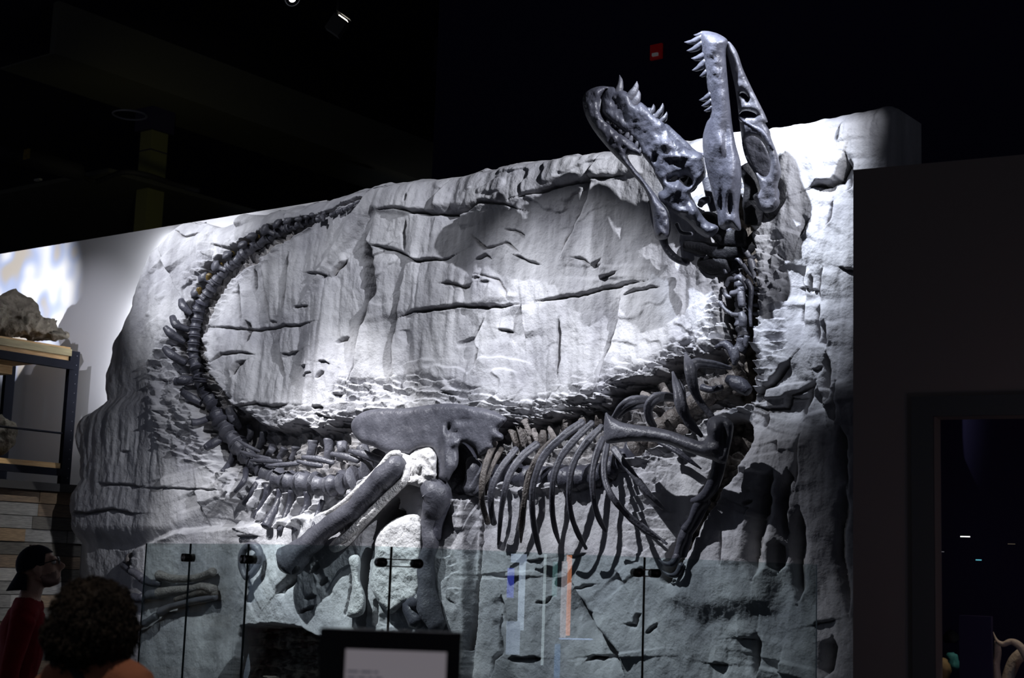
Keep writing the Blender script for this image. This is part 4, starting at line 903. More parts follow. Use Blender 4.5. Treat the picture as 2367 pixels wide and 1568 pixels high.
def remeshed(name, mb, voxel, material, parent=None, smooth_it=3, factor=0.5, displace=None):
    tmp = mb.build('tmp', material, None)
    r = tmp.modifiers.new('r', 'REMESH'); r.mode = 'VOXEL'; r.voxel_size = voxel
    if smooth_it:
        s = tmp.modifiers.new('s', 'SMOOTH'); s.factor = factor; s.iterations = smooth_it
    dg = bpy.context.evaluated_depsgraph_get(); ev = tmp.evaluated_get(dg)
    me = bpy.data.meshes.new_from_object(ev)
    vs = [v.co.copy() for v in me.vertices]; fs = [tuple(p.vertices) for p in me.polygons]
    if displace:
        nn = [v.normal.copy() for v in me.vertices]; vs = [v + n * displace(v) for v, n in zip(vs, nn)]
    bpy.data.objects.remove(tmp); bpy.data.meshes.remove(me)
    return link(name, vs, fs, material, parent)
def stone(name, lumps, voxel, material, label, seed):
    m = MB()
    for c, rx, ry, rz in lumps: m.ball(c, rx, ry, rz)
    o = Vector((seed, seed * 2, 0))
    return tag(remeshed(name, m, voxel, material, None, 2, .5, lambda v: 0.05 * mn.fractal(v * 5 + o, 0.9, 2.1, 5) + 0.03 * mn.cell(v * 7 + o) - .015), label, 'rock')
STN = mat('brown_stone', (0.07, 0.06, 0.045), 0.9, (0.17, 0.15, 0.115), 8, 0.8, 30)
up = lambda p, dz: p + Vector((0, 0, dz))
def SL(px, py, du): return S(px, py, du)
q1, q2 = SL(20, 775, -.3), SL(84, 785, -.3)
for q in (q1, q2): q.z = z1 + .035
stone('boulder', [(up(q1, .20), .28, .30, .20), (up(q1 + N * .3, .19), .28, .3, .19), (up(q2, .14), .20, .24, .13), (up(q2 - N * .05, .095), .26, .22, .07)], .022, STN, 'rough brown boulder lying on the top shelf of the rack', 3)
q3 = SL(-6, 1050, -.25); q3.z = zl1 + .03
stone('boulder', [(up(q3, .19), .16, .2, .18), (up(q3 + N * .12, .16), .2, .2, .15)], .02, STN, 'smaller brown boulder on the lower shelf of the rack, half cut by the picture edge', 8)

# backlit mural further along the same wall, seen mirrored in the glass
mu = empty('backlit_mural', W(u0 - .1, .4, 4.1), 'large backlit pale blue mural along the left wall, mirrored in the glass', 'mural')
mm_ = mat('mural_light', (.3, .3, .3), .6, emit=(.55, .62, .85), estr=1.0); nt = mm_.node_tree
n_ = nt.nodes.new('ShaderNodeTexNoise'); n_.inputs['Scale'].default_value = 1.6; n_.inputs['Detail'].default_value = 5; r_ = nt.nodes.new('ShaderNodeValToRGB'); e = r_.color_ramp.elements
e[0].position = .35; e[0].color = (.22, .28, .45, 1); e[1].position = .65; e[1].color = (.75, .80, .95, 1); tcm = nt.nodes.new('ShaderNodeTexCoord'); mpm = nt.nodes.new('ShaderNodeMapping'); mpm.inputs['Scale'].default_value = (2, 2, .6)
nt.links.new(tcm.outputs['Object'], mpm.inputs['Vector']); nt.links.new(mpm.outputs['Vector'], n_.inputs['Vector']); nt.links.new(n_.outputs['Fac'], r_.inputs['Fac']); nt.links.new(r_.outputs['Color'], nt.nodes['Principled BSDF'].inputs['Emission Color'])
box('mural_sheet', W(u0 - .10, .45, 2.74), T * .03, N * 2.7, Vector((0, 0, 2.5)), mm_, mu)
for z_ in (.38, 2.95): box('mural_frame', W(u0 - .12, z_, 2.70), T * .07, N * 2.78, Vector((0, 0, .07)), BLACK, mu)
for h_ in (2.68, 5.44): box('mural_frame', W(u0 - .12, 0, h_), T * .07, N * .06, Vector((0, 0, 3.02)), BLACK, mu)

# projector light with a cloudy pattern on the white partition
gp = P(150, 690, 0.0)
g = spot('pattern_projector', W(u0 - 0.75, 3.75, 3.3), P(60, 690, 0.0), 820, 31, 0.7, (1, 1, 1), 0.02)
g.data.use_nodes = True; nt = g.data.node_tree
em = nt.nodes['Emission']; tc = nt.nodes.new('ShaderNodeTexCoord'); mp = nt.nodes.new('ShaderNodeMapping'); mp.inputs['Scale'].default_value = (9, 9, 2.4); mp.inputs['Rotation'].default_value = (0.0, 0.5, 0)
nz_ = nt.nodes.new('ShaderNodeTexNoise'); nz_.inputs['Scale'].default_value = 1.6; nz_.inputs['Detail'].default_value = 0.0
rp = nt.nodes.new('ShaderNodeValToRGB'); e = rp.color_ramp.elements; e[0].position = 0.34; e[0].color = (0.55, 0.50, 0.44, 1); e[1].position = 0.66; e[1].color = (1.0, 1.0, 1.0, 1)
e2 = rp.color_ramp.elements.new(0.46); e2.color = (0.46, 0.55, 0.80, 1)
nt.links.new(tc.outputs['Normal'], mp.inputs['Vector']); nt.links.new(mp.outputs['Vector'], nz_.inputs['Vector']); nt.links.new(nz_.outputs['Fac'], rp.inputs['Fac']); nt.links.new(rp.outputs['Color'], em.inputs['Color'])
# cove lamps hidden behind the left rim of the rock wash the partition
for y0_, y1_, pw_ in ((560, 700, 9), (700, 850, 11), (850, 960, 7)):
    a, b = P(np.interp((y0_ + y1_) / 2, [p[1] for p in left_px], [p[0] for p in left_px]), (y0_ + y1_) / 2, HE), None
    c = a + T * 0.11 - N * 0.15
    l = bpy.data.lights.new('cove_lamp', 'AREA'); l.shape = 'RECTANGLE'; l.size = 0.03; l.size_y = abs(P(300, y0_)[2] - P(300, y1_)[2]); l.energy = pw_; l.color = COOL
    o = bpy.data.objects.new('cove_lamp', l); COL.objects.link(o); o.location = c
    d = (-T * 0.85 - N * 0.55).normalized()
    zz = -d; yy = Vector((0, 0, 1)); xx = yy.cross(zz).normalized(); yy = zz.cross(xx)
    o.rotation_euler = Matrix((xx, yy, zz)).transposed().to_euler()

# ------------------------------------------------------------------ dark partition with a window on the right
p1 = at_y(1972, 1000, 8.0); p2 = at_y(2367, 1000, 7.6)
ra = Vector((p1.x, p1.y, 0)); rd = (Vector((p2.x, p2.y, 0)) - ra).normalized(); rn = Vector((rd.y, -rd.x, 0))
def RWp(px, py): return at_vp(px, py, ra, ra + rd)
def rs_(p): return (p - ra).dot(rd), p.z
zt_r = (RWp(1972, 392).z + RWp(2367, 358).z) / 2
sx0, sx1 = rs_(RWp(2160, 1100))[0], rs_(RWp(2160, 1100))[0] + 1.6
zw1, zw0 = RWp(2260, 962).z, 0.55
DW = mat('dark_brown_wall', (0.20, 0.17, 0.155), 0.8, spec=0.2)
def RBox(name, s0, s1, z0, z1, d0, d1, m, parent=None):     # d: depth behind the face (negative = proud)
    return box(name, ra + rd * s0 - rn * d1 + Vector((0, 0, z0)), rd * (s1 - s0), rn * (d1 - d0), Vector((0, 0, z1 - z0)), m, parent)
rw = RBox('wall_right', 0, sx0, 0, zt_r, 0, .16, DW); tag(rw, kind='structure')
RBox('wall_panel', sx1, 3.6, 0, zt_r, 0, .16, DW, rw); RBox('wall_panel', sx0, sx1, zw1, zt_r, 0, .16, DW, rw); RBox('wall_panel', sx0, sx1, 0, zw0, 0, .16, DW, rw)
sf = rs_(RWp(2110, 1100))[0]; zf = RWp(2200, 917).z
FR = mat('window_trim', (0.055, 0.058, 0.058), 0.6)
win = RBox('window_1', sf, sx0, zw0 - .1, zf, -.03, 0, FR); tag(win, kind='structure')
RBox('window_frame', sx0, sx1 + .12, zw1, zf, -.03, 0, FR, win); RBox('window_frame', sx1, sx1 + .12, zw0 - .1, zw1, -.03, 0, FR, win); RBox('window_frame', sx0, sx1, zw0 - .1, zw0, -.03, 0, FR, win)
alc = RBox('wall_alcove', sx0 - .3, sx1 + .3, 0, zw1 + .3, 1.5, 1.6, NIGHT); tag(alc, kind='structure')
RBox('alcove_floor', sx0 - .3, sx1 + .3, .60, .66, .18, 1.5, NIGHT, alc); RBox('alcove_side', sx0 - .35, sx0 - .3, 0, zw1 + .3, .18, 1.6, NIGHT, alc)
def AL(px, py, d): return at_vp(px, py, ra - rn * d, ra - rn * d + rd)
SHELLM = mat('ivory_fossil', (0.48, 0.40, 0.32), 0.6, (0.62, 0.54, 0.45), 9, 0.5, 40)
sk2 = MB()
qs = [AL(x, y, .6) for x, y in ((2296, 1462), (2303, 1480), (2318, 1490), (2336, 1484), (2352, 1490), (2366, 1506), (2376, 1530), (2380, 1570))]
sk2.tube(qs, [.002, .008, .014, .016, .020, .022, .02, .02], k=1.0)
sk2.tube([AL(x, y, .62) for x, y in ((2304, 1482), (2306, 1510), (2302, 1545), (2312, 1600))], [.012, .02, .022, .02])
sk2.tube([AL(x, y, .8) for x, y in ((2380, 1500), (2345, 1530), (2320, 1600))], [.03, .035, .03])
tag(sk2.build('horned_skull', SHELLM), 'small ivory horned skull in the dark window case', 'skull')
def cone(name, px, py, w, h, m, label, cat, d=.9, seed=1):
    c = AL(px, py, d); mm = MB(); mm.ball(c, w, w, h, n=14, m=9)
    return tag(remeshed(name, mm, .02, m, None, 1, .5, lambda v: .03 * mn.fractal(v * 14 + Vector((seed, 0, 0)), 1, 2, 4)), label, cat)
cone('coral_lump', 2203, 1530, .035, .055, mat('teal_coral', (0.05, 0.30, 0.33), 0.7, (0.1, 0.45, 0.45), 14), 'small teal coral in the dark window case', 'coral', .8)
cone('coral_lump', 2180, 1545, .05, .06, mat('ochre_coral', (0.25, 0.17, 0.07), 0.8, (0.4, 0.3, 0.14), 14), 'ochre brown coral at the left edge of the dark window case', 'coral', .6, 4)
cone('coral_lump', 2198, 1475, .05, .03, mat('slate_coral', (0.05, 0.06, 0.07), 0.8), 'flat slate grey coral above the teal one in the window case', 'coral', 1.0, 7)
def glow(name, px, py, d, w, h, col, s, label):
    c = AL(px, py, d); mm = MB().cbox(c, rd * w, rn * .01, Vector((0, 0, h)))
    o = mm.build(name, mat(name + '_lit', (0.02, 0.02, 0.02), .5, emit=col, estr=s), None, smooth=False)
    return tag(o, label, 'light')
for args in ((2231, 1241, 1.3, .055, .007, (1, 1, 1), 1.0, 'white slit lamp glowing in the dark window case'), (2262, 1295, 1.3, .032, .006, (.2, .8, 1.0), .5, 'pale cyan slit lamp below the white one in the window case'),
             (2338, 1258, 1.3, .04, .004, (.5, .4, .3), .12, 'faint slit lamp at the right of the window case'), (2178, 1276, 1.3, .02, .004, (.8, .8, .9), .12, 'faint slit lamp at the left of the window case')):
    glow('slit_lamp', *args)
RBox('display_screen', rs_(AL(2218, 1400, .5))[0], rs_(AL(2292, 1400, .5))[0], .66, AL(2250, 1424, .5).z, .48, .53, NIGHT, alc)
sl = bpy.data.lights.new('case_lamp', 'SPOT'); sl.energy = 5; sl.spot_size = 1.2; sl.color = (1, .85, .7); sl.shadow_soft_size = .03
so = bpy.data.objects.new('case_lamp', sl); COL.objects.link(so); so.location = AL(2340, 1180, .55); aim(so, AL(2335, 1520, .6))

# ------------------------------------------------------------------ structure above and behind the rock
COLM = mat('column_paint', (0.17, 0.17, 0.07), 0.7)
cb = at_z(345, 250, 7.0)
def colbox(name, o, a, b, z0, z1, m, par=None): return box(name, o + Vector((0, 0, z0 - o.z)), a, b, Vector((0, 0, z1 - z0)), m, par)
wc = 0.21
cl = colbox('pillar_post', cb - T * wc * .6, T * wc, MI * .25, 0, 6.99, COLM); tag(cl, 'slim square pillar behind the white partition, olive on its lit face', 'pillar')
colbox('pillar_head', cb - T * (wc * .6 + .06) - MI * .05, T * (wc + .1), MI * .35, 6.72, 7.0, NIGHT, cl)
colbox('pillar_joint', cb - T * (wc * .6 + .002) - MI * .004, T * (wc + .004), MI * .26, 6.47, 6.485, NIGHT, cl)
spot('pillar_fill', cb + T * 3.0 - MI * 2.2 + Vector((0, 0, -2.0)), cb + Vector((0, 0, -1.0)), 15, 75, 1.0, (1.0, 0.95, 0.5), .1)  # unseen yellow spot added to brighten the pillar and soffit
# soffit, running straight back from the wall
sa = at_z(0, 160, 7.0); L_ = 14
so1 = box('ceiling_soffit', sa + Vector((0, 0, 0)), MI * L_, RT * 0.0 + (-T) * -0.9, Vector((0, 0, 0.02)), SOFFIT_M); tag(so1, kind='structure')
so2 = box('ceiling_bulkhead', sa + T * .9, MI * L_, T * .10, Vector((0, 0, .6)), SOFFIT_M); tag(so2, kind='structure')
low = at_z(0, 330, 6.6)
so3 = box('ceiling_low', at_z(-150, 480, 6.0) - T * 3, T * 6.5, MI * 9, Vector((0, 0, .05)), mat('low_ceiling', (0.07, 0.07, 0.066), 0.95)); tag(so3, kind='structure')
bk = at_z(1000, 165, 7.2)
so4 = box('ceiling_beam', bk, T * 5, MI * 0.3, Vector((0, 0, .4)), CEIL_M); tag(so4, kind='structure')
def tor(c, R, r, ax, ay, n=40):
    m = MB(); pts = [c + ax * (R * math.cos(2 * math.pi * k / n)) + ay * (R * math.sin(2 * math.pi * k / n)) for k in range(n + 1)]
    return m.tube(pts, [r] * (n + 1), n=8, seg=1, ref=ax.cross(ay))
RING = mat('grey_ring', (0.32, 0.32, 0.34), 0.5)
rc = at_z(300, 266, 5.99)
tag(tor(rc, .165, .010, T, MI).build('ceiling_ring_light', RING), 'round ceiling speaker rim in the dark ceiling beside the pillar', 'luminaire')  # unlit pale rim of a ring light
pa, pb = at_z(0, 400, 5.9), at_z(180, 412, 5.9)
CDT = mat('conduit', (0.010, 0.010, 0.018), 0.8)
cd = MB().tube([at_z(x, y, 5.8) for x, y in ((-60, 345), (0, 350), (90, 372), (180, 398))], [.10] * 4, n=8).build('duct_pipe', CDT); tag(cd, 'thick dark duct under the low ceiling at far left', 'duct')
cd2 = MB().tube([at_z(x, y, 5.8) for x, y in ((188, 404), (203, 415), (225, 419), (255, 408), (290, 398), (340, 405), (400, 425), (460, 440))], [.03] * 8, n=8).build('cable_loop', CDT); tag(cd2, 'dark cable drooping from the duct towards the pillar', 'cable')
lb = at_z(54, 370, 5.68)
box('warning_sticker', lb, T * .11, -MI * .006, Vector((0, 0, .11)), mat('yellow_sticker', (0.30, 0.20, 0.015), .7, (0.10, 0.07, 0.02), 40), cd)
MB().cbox(at_z(88, 416, 5.75), T * .10, MI * .04, Vector((0, 0, .02))).build('lamp_head', RING, cd, False)
# red fire alarm on the dark wall
fa = P(1519, 121, -3.0)
fr = empty('fire_alarm', fa, 'small red fire alarm strobe high on the dark wall behind', 'alarm')
k = dep(fa) / F
RED = mat('alarm_red', (0.55, 0.01, 0.012), 0.45, emit=(0.5, 0.01, 0.01), estr=0.03)
MB().cbox(fa, T * 26 * k * 1.2, MI * .05, Vector((0, 0, 36 * k))).build('housing', RED, fr, False)
MB().cbox(fa + N * .03 - Vector((0, 0, 8 * k)), T * 15 * k, MI * .03, Vector((0, 0, 7 * k))).build('strobe_lens', mat('strobe_lens', (0.6, 0.6, 0.6), .3, emit=(.5, .5, .5), estr=.06), fr, False)

# ------------------------------------------------------------------ stage lamps above
def lamp_can(loc, direction, r, ln, lit, label, name='stage_lamp'):
    d = Vector(direction).normalized(); e = empty(name, loc, label, 'lamp', )
    x = d.cross(Vector((0, 0, 1))).normalized(); y = x.cross(d)
    MB().tube([loc - d * ln, loc - d * ln * .75, loc - d * ln * .3, loc], [r * .55, r * .95, r, r], n=20, seg=2, ref=x, cap=False).build('can', BLACK, e)
    tor(loc, r * 1.02, r * .07, x, y, 32).build('bezel', mat('bezel', (.35, .35, .38), .35, metal=.8), e)
    ll = bpy.data.materials.get('lens_on') or mat('lens_on', (.9, .9, .9), .2, emit=(1, .98, 1), estr=6.0)
    lo = bpy.data.materials.get('lens_off') or mat('lens_off', (.05, .05, .05), .2)
    MB().ball(loc - d * r * .2, r * .86, r * .86, r * .25, rot=Matrix((x, y, d)).transposed()).build('lens', ll if lit else lo, e)
    ya = loc - d * ln * .5
    MB().tube([ya + x * r * 1.1, ya + x * r * 1.25 + Vector((0, 0, r * .8)), ya + Vector((0, 0, r * 1.9)), ya - x * r * 1.25 + Vector((0, 0, r * .8)), ya - x * r * 1.1], [.012] * 5, n=6, seg=3).build('yoke', BLACK, e)
    MB().cyl(ya + Vector((0, 0, r * 1.85)), ya + Vector((0, 0, r * 1.85 + .16)), .014).build('stem', BLACK, e)
    return e
l1 = at_z(676, -3, 6.25)
lamp_can(l1, (P(1350, 1050, .4) - l1).normalized() + Vector((.1, -.5, 0)), .062, .22, True, 'round stage lamp shining at the top edge of the picture')
l2 = at_z(779, 60, 6.1)
d2 = (P(560, 700, .3) - l2).normalized()
ft = empty('floodlight', l2, 'boxy black floodlight with barn door beside the bright round lamp', 'lamp')
x2 = RGT * .78 + UPV * -.55; y2 = RGT * .55 + UPV * .80; z2 = x2.cross(y2)
MB().cbox(l2, x2 * .14, y2 * .15, z2 * .16).build('housing', mat('lamp_grey', (.03, .03, .03), .5), ft, False)
MB().cbox(l2 + y2 * .082 + x2 * .01, x2 * .085, y2 * .012, z2 * .10).build('lens', mat('flood_highlight', (.9, .85, .7), .3, emit=(1, .93, .78), estr=4), ft, False)  # glowing slab put in for the bright highlight stripes on the housing
MB().cbox(l2 + y2 * .11 + x2 * .0, x2 * .15, y2 * .006, z2 * .10).build('barn_door', BLACK, ft, False)
MB().cyl(l2, l2 + Vector((0, 0, .5)), .014).build('stem', BLACK, ft)
br = MB().cyl(W(0.2, 6.62, (l1 - A0).dot(N)), W(7, 6.62, (l1 - A0).dot(N)), .025).build('light_bar', BLACK); tag(br, 'black pipe carrying the stage lamps above the picture', 'pipe')

# ------------------------------------------------------------------ glass barrier
GZ = EYE.z + 0.107
def GP(px, d):
    q = ray(px, 1290); q = EYE + q * (d / q.y); return Vector((q.x, q.y, 0))
gpts = [GP(336, 9.9), GP(439, 9.2), GP(573, 8.4), GP(904, 7.5), GP(1490, 8.15), GP(1889, 8.75)]
gm = bpy.data.materials.new('clear_glass'); gm.use_nodes = True; nt = gm.node_tree; nt.nodes.clear()
out = nt.nodes.new('ShaderNodeOutputMaterial'); mx = nt.nodes.new('ShaderNodeMixShader'); tr = nt.nodes.new('ShaderNodeBsdfTransparent'); gl = nt.nodes.new('ShaderNodeBsdfGlossy'); fz = nt.nodes.new('ShaderNodeFresnel')
tr.inputs[0].default_value = (.79, .85, .85, 1); gl.inputs['Roughness'].default_value = 0.0; fz.inputs['IOR'].default_value = 1.5
ge = nt.nodes.new('ShaderNodeNewGeometry'); fm_ = nt.nodes.new('ShaderNodeMath'); fm_.operation = 'MULTIPLY'; f2_ = nt.nodes.new('ShaderNodeMath'); f2_.operation = 'MULTIPLY'; f2_.use_clamp = True; f2_.inputs[1].default_value = 1.8; iv = nt.nodes.new('ShaderNodeMath'); iv.operation = 'SUBTRACT'; iv.inputs[0].default_value = 1.0
nt.links.new(ge.outputs['Backfacing'], iv.inputs[1]); nt.links.new(iv.outputs[0], fm_.inputs[1]); nt.links.new(fz.outputs[0], fm_.inputs[0])
nt.links.new(fm_.outputs[0], f2_.inputs[0]); nt.links.new(f2_.outputs[0], mx.inputs[0]); nt.links.new(tr.outputs[0], mx.inputs[1]); nt.links.new(gl.outputs[0], mx.inputs[2]); nt.links.new(mx.outputs[0], out.inputs[0])
EDGE = mat('glass_edge', (0.02, 0.035, 0.035), 0.2)
gr = empty('glass_barrier', gpts[3], 'frameless clear glass barrier of tall panels in front of the rock face', 'barrier')
for i in range(5):
    a, b = gpts[i], gpts[i + 1]; d = (b - a).normalized(); n = Vector((d.y, -d.x, 0)); th = 0.010
    a2 = a + d * .004; b2 = b - d * .004
    m = MB().quad_box(a2 - n * th / 2, b2 - a2, n * th, Vector((0, 0, GZ)))
    # box faces: bottom, top, front/back pair, ends -> narrow faces get the dark polished edge
    fm = [1, 1, 0, 0, 1, 1]
    pn = link('glass_panel', m.v, m.f, gm, gr, False, mats=[gm, EDGE], fm=fm)
def clamp(px, py, i, big):
    a, b = gpts[i], gpts[i + 1]; d = (b - a).normalized(); n = Vector((d.y, -d.x, 0))
    c = at_vp(px, py, a, b) + n * .012; return c, d, n
METAL = mat('clamp_metal', (0.045, 0.035, 0.03), 0.35, metal=0.8)
for px, py, i, w in ((439, 1290, 0, .020), (578, 1294, 2, .020), (920, 1302, 3, .095), (1490, 1325, 3, .055)):
    c, d, n = clamp(px, py, i, 0)
    cp = MB()
    c0, c1 = c - d * w, c + d * w
    for q in (c0, c1): cp.cyl(q - n * .03, q + n * .03, .024)
    o = cp.build('clamp', METAL, gr); o['kind'] = 'stuff' if False else 'thing'; del o['kind']
    MB().cbox(c + Vector((0, 0, .017)), d * (2 * w), n * .010, Vector((0, 0, .006))).build('clamp_bar', METAL, o, False)
    MB().cbox(c - Vector((0, 0, .017)), d * (2 * w), n * .010, Vector((0, 0, .006))).build('clamp_bar', METAL, o, False)
q = gpts[3]
MB().cyl(q, q + Vector((0, 0, GZ)), .0065).build('corner_post', METAL, gr)
q = gpts[4]
MB().cyl(q, q + Vector((0, 0, GZ)), .006).build('edge_seal', METAL, gr)

# ------------------------------------------------------------------ visitors
def person_head(m, R, c, s=1.0, face=True):
    """adds a head to the builder: c is the ear-level centre, R turns head space (x forward, z up) into body space"""
    p = lambda x, y, z: c + R @ Vector((x * s, y * s, z * s))
    m.ball(p(-.012, 0, .030), .098 * s, .076 * s, .102 * s, rot=R)
    m.ball(p(.030, 0, -.045), .062 * s, .058 * s, .078 * s, rot=R)
    m.ball(p(.058, 0, -.095), .032 * s, .034 * s, .026 * s, rot=R)
    for sg in (1, -1):
        m.tube([p(-.02, .060 * sg, -.045), p(.02, .050 * sg, -.085), p(.06, .018 * sg, -.100)], [.020 * s, .018 * s, .016 * s], n=8)
        m.ball(p(.052, .036 * sg, -.022), .030 * s, .026 * s, .024 * s, rot=R)
        m.tube([p(.078, .052 * sg, .022), p(.090, .026 * sg, .028), p(.092, .006 * sg, .020)], [.009 * s, .011 * s, .010 * s], n=8)
        m.ball(p(-.008, .080 * sg, -.008), .026 * s, .010 * s, .034 * s, rot=R)
        m.ball(p(-.004, .078 * sg, -.036), .012 * s, .009 * s, .012 * s, rot=R)
        m.ball(p(.108, .012 * sg, -.036), .011 * s, .009 * s, .008 * s, rot=R)
    m.tube([p(.088, 0, .018), p(.104, 0, -.006), p(.122, 0, -.030), p(.108, 0, -.044)], [.010 * s, .011 * s, .013 * s, .009 * s], n=8)
    m.tube([p(.074, .026, -.066), p(.092, 0, -.060), p(.074, -.026, -.066)], [.007 * s, .010 * s, .007 * s], n=8)
    m.tube([p(.072, .022, -.078), p(.089, 0, -.076), p(.072, -.022, -.078)], [.007 * s, .010 * s, .007 * s], n=8)
    return p
def hand(m, w, d, side, palm, s=1.0):
    """palm and five unequal, slightly curled fingers hanging from a wrist"""
    d = d.normalized(); sd = side.normalized(); pn = palm.normalized()
    m.tube([w, w + d * .04 * s, w + d * .085 * s], [.024 * s, .036 * s, .036 * s], n=10, k=.5, ref=pn)
    for j, (o, ln) in enumerate(((-.028, .066), (-.010, .076), (.010, .072), (.027, .056))):
        a = w + d * .078 * s + sd * o * s
        m.tube([a, a + d * ln * .45 * s + pn * .004, a + d * ln * .8 * s + pn * .018, a + d * ln * s + pn * .034], [.0095 * s, .009 * s, .008 * s, .0065 * s], n=8, seg=3)
    a = w + d * .030 * s - sd * .028 * s
    m.tube([a, a + d * .028 * s - sd * .020 * s + pn * .010, a + d * .058 * s - sd * .022 * s + pn * .022], [.012 * s, .010 * s, .008 * s], n=8, seg=3)
def body(root, R, base, hgt, lean, head_c, head_R, skin, sh=.19, chest=.12, female=False, arm_out=.06, sc=1.0):
    """one continuous figure; local x forward, y left, z up; returns the mesh object"""
    m = MB(); V3 = lambda x, y, z: base + R @ Vector((x, y, z))
    H = hgt
    RX = R @ Vector((1, 0, 0))
    nk = V3(lean, 0, .845 * H)
    m.tube([V3(-.01, 0, .47 * H), V3(-.005, 0, .53 * H), V3(0, 0, .60 * H), V3(lean * .5, 0, .68 * H), V3(lean * .6, 0, .75 * H), V3(lean * .8, 0, .80 * H), V3(lean, 0, .83 * H)],
           [.155 * sc, .165 * sc, .140 * sc, .155 * sc, .172 * sc, .135 * sc, .065 * sc], n=18, k=.68, ref=RX)
    m.tube([V3(lean * .9, sh * .98, .792 * H), V3(lean * .9, sh * .6, .808 * H), V3(lean, 0, .825 * H), V3(lean * .9, -sh * .6, .808 * H), V3(lean * .9, -sh * .98, .792 * H)], [.056 * sc, .064 * sc, .075 * sc, .064 * sc, .056 * sc], n=12, ref=Vector((0, 0, 1)))
    if female:
        for sg in (1, -1): m.ball(V3(.09 + lean * .6, .075 * sg, .725 * H), .065, .07, .065)
    m.tube([V3(lean * .7, 0, .80 * H), nk, head_c + (nk - head_c) * .35, head_c + (nk - head_c) * .1], [.075 * sc, .060 * sc, .055 * sc, .055 * sc], n=14)
    for sg in (1, -1):
        hip = V3(-.005, .085 * sg, .50 * H); kn = V3(.015, .095 * sg, .275 * H); an = V3(-.02, .10 * sg, .045 * H)
        m.tube([hip, hip.lerp(kn, .4), kn, kn.lerp(an, .3), kn.lerp(an, .7), an], [.092 * sc, .082 * sc, .058 * sc, .060 * sc, .044 * sc, .040 * sc], n=12)
        m.tube([V3(-.05, .10 * sg, .028), V3(.04, .10 * sg, .034), V3(.12, .108 * sg, .024), V3(.165, .112 * sg, .020)], [.036, .038, .036, .024], n=10, k=.8, ref=Vector((0, 0, 1)))
        shd = V3(lean * .9, sh * sg, .785 * H); el = V3(lean * .5 - .03, (sh + arm_out) * sg, .61 * H); wr = V3(lean * .3 + .06, (sh + arm_out) * sg, .475 * H)
        m.tube([shd, shd.lerp(el, .35), el, el.lerp(wr, .35), wr], [.060 * sc, .050 * sc, .040 * sc, .040 * sc, .027 * sc], n=12)
        hand(m, wr, (wr - el).normalized(), R @ Vector((-1, 0, 0)) , R @ Vector((0, -sg, 0)))
    person_head(m, head_R, head_c)
    return remeshed('body', m, .0085, skin, root, 4, .5)
def garment(name, src, sel, off, m, parent):
    """clothing that follows the body: the chosen faces, pushed out along the normals, with a turned edge"""
    me = src.data; o = root_of(parent).location
    ids = [p.index for p in me.polygons if sel(p.center + o)]
    mp = {}; vs = []; fs = []; edge = {}
    for i in ids:
        f = []
        for v in me.polygons[i].vertices:
            if v not in mp: mp[v] = len(vs); vs.append(me.vertices[v].co + me.vertices[v].normal * off + o)
            f.append(mp[v])
        fs.append(tuple(f))
        for a, b in zip(f, f[1:] + f[:1]): edge[(a, b)] = 1
    inner = {}
    inv = {v: k for k, v in mp.items()}
    for (a, b) in list(edge):
        if (b, a) not in edge:
            for q in (a, b):
                if q not in inner: inner[q] = len(vs); vs.append(me.vertices[inv[q]].co + me.vertices[inv[q]].normal * .001 + o)
            fs.append((b, a, inner[a], inner[b]))
    ob = link(name, vs, fs, m, parent)
    return ob
SKIN = mat('skin', (0.42, 0.25, 0.185), 0.5, (0.50, 0.31, 0.23), 6, .2, 120, spec=.3)
# --- man in a red shirt and backward cap, looking up at the skull
mc = at_y(92, 1310, 8.5)
mb = Vector((mc.x, mc.y, 0))
yaw = math.radians(12)
RM_ = Matrix.Rotation(yaw, 3, 'Z')
MAN = empty('person', mb, 'man in a dark red shirt, backward black cap and glasses looking up', 'person')
hR = RM_ @ Matrix.Rotation(math.radians(-20), 3, 'Y')
hc_ = mb + RM_ @ Vector((0.0, 0, 1.540))
bodyM = body(MAN, RM_, mb - RM_ @ Vector((.075, 0, 0)), 1.60, .03, hc_, hR, SKIN, sh=.195, sc=1.0)
loc_ = lambda p: RM_.transposed() @ (p - mb)
def in_shirt(p):
    q = loc_(p); 
    if q.z > 1.365 - .35 * max(0, q.x + .03): return False
    if q.z < .82: return False
    if abs(q.y) > .215 and q.z < 0.84: return False
    return True
RED_S = mat('red_cotton', (0.16, 0.006, 0.010), 0.9, (0.20, 0.010, 0.014), 20, .3, 150, spec=.1)
garment('shirt', bodyM, in_shirt, .012, RED_S, MAN)
garment('trousers', bodyM, lambda p: .06 < loc_(p).z < .86 and abs(loc_(p).y) < .205, .010, mat('dark_denim', (0.02, 0.022, 0.03), .9), MAN)
garment('shoes', bodyM, lambda p: loc_(p).z < .075, .008, BLACK, MAN)
hp_ = lambda x, y, z: hc_ + hR @ Vector((x, y, z))
CAPM = mat('black_cap', (0.012, 0.012, 0.022), 0.9, spec=.1)
cp = MB(); n = 28; ringv = []
for i in range(9):
    th = i / 8 * math.pi * .56
    for j in range(n):
        a = 2 * math.pi * j / n
        z_ = .022 + .108 * math.cos(th) if th < math.pi / 2 else .022 + .108 * math.cos(th) * .9
        x_ = -.014 + .110 * math.sin(th) * math.cos(a); y_ = .088 * math.sin(th) * math.sin(a)
        if math.cos(a) > .6: z_ = max(z_, .060)                      # strap side, worn at the front
        cp.v.append(hp_(x_, y_, z_))
for i in range(8):
    for j in range(n):
        a, b = i * n + j, i * n + (j + 1) % n
        cp.f.append((a, a + n, b + n, b))
cap = cp.build('cap', CAPM, MAN)
bm_ = MB(); nb = 12
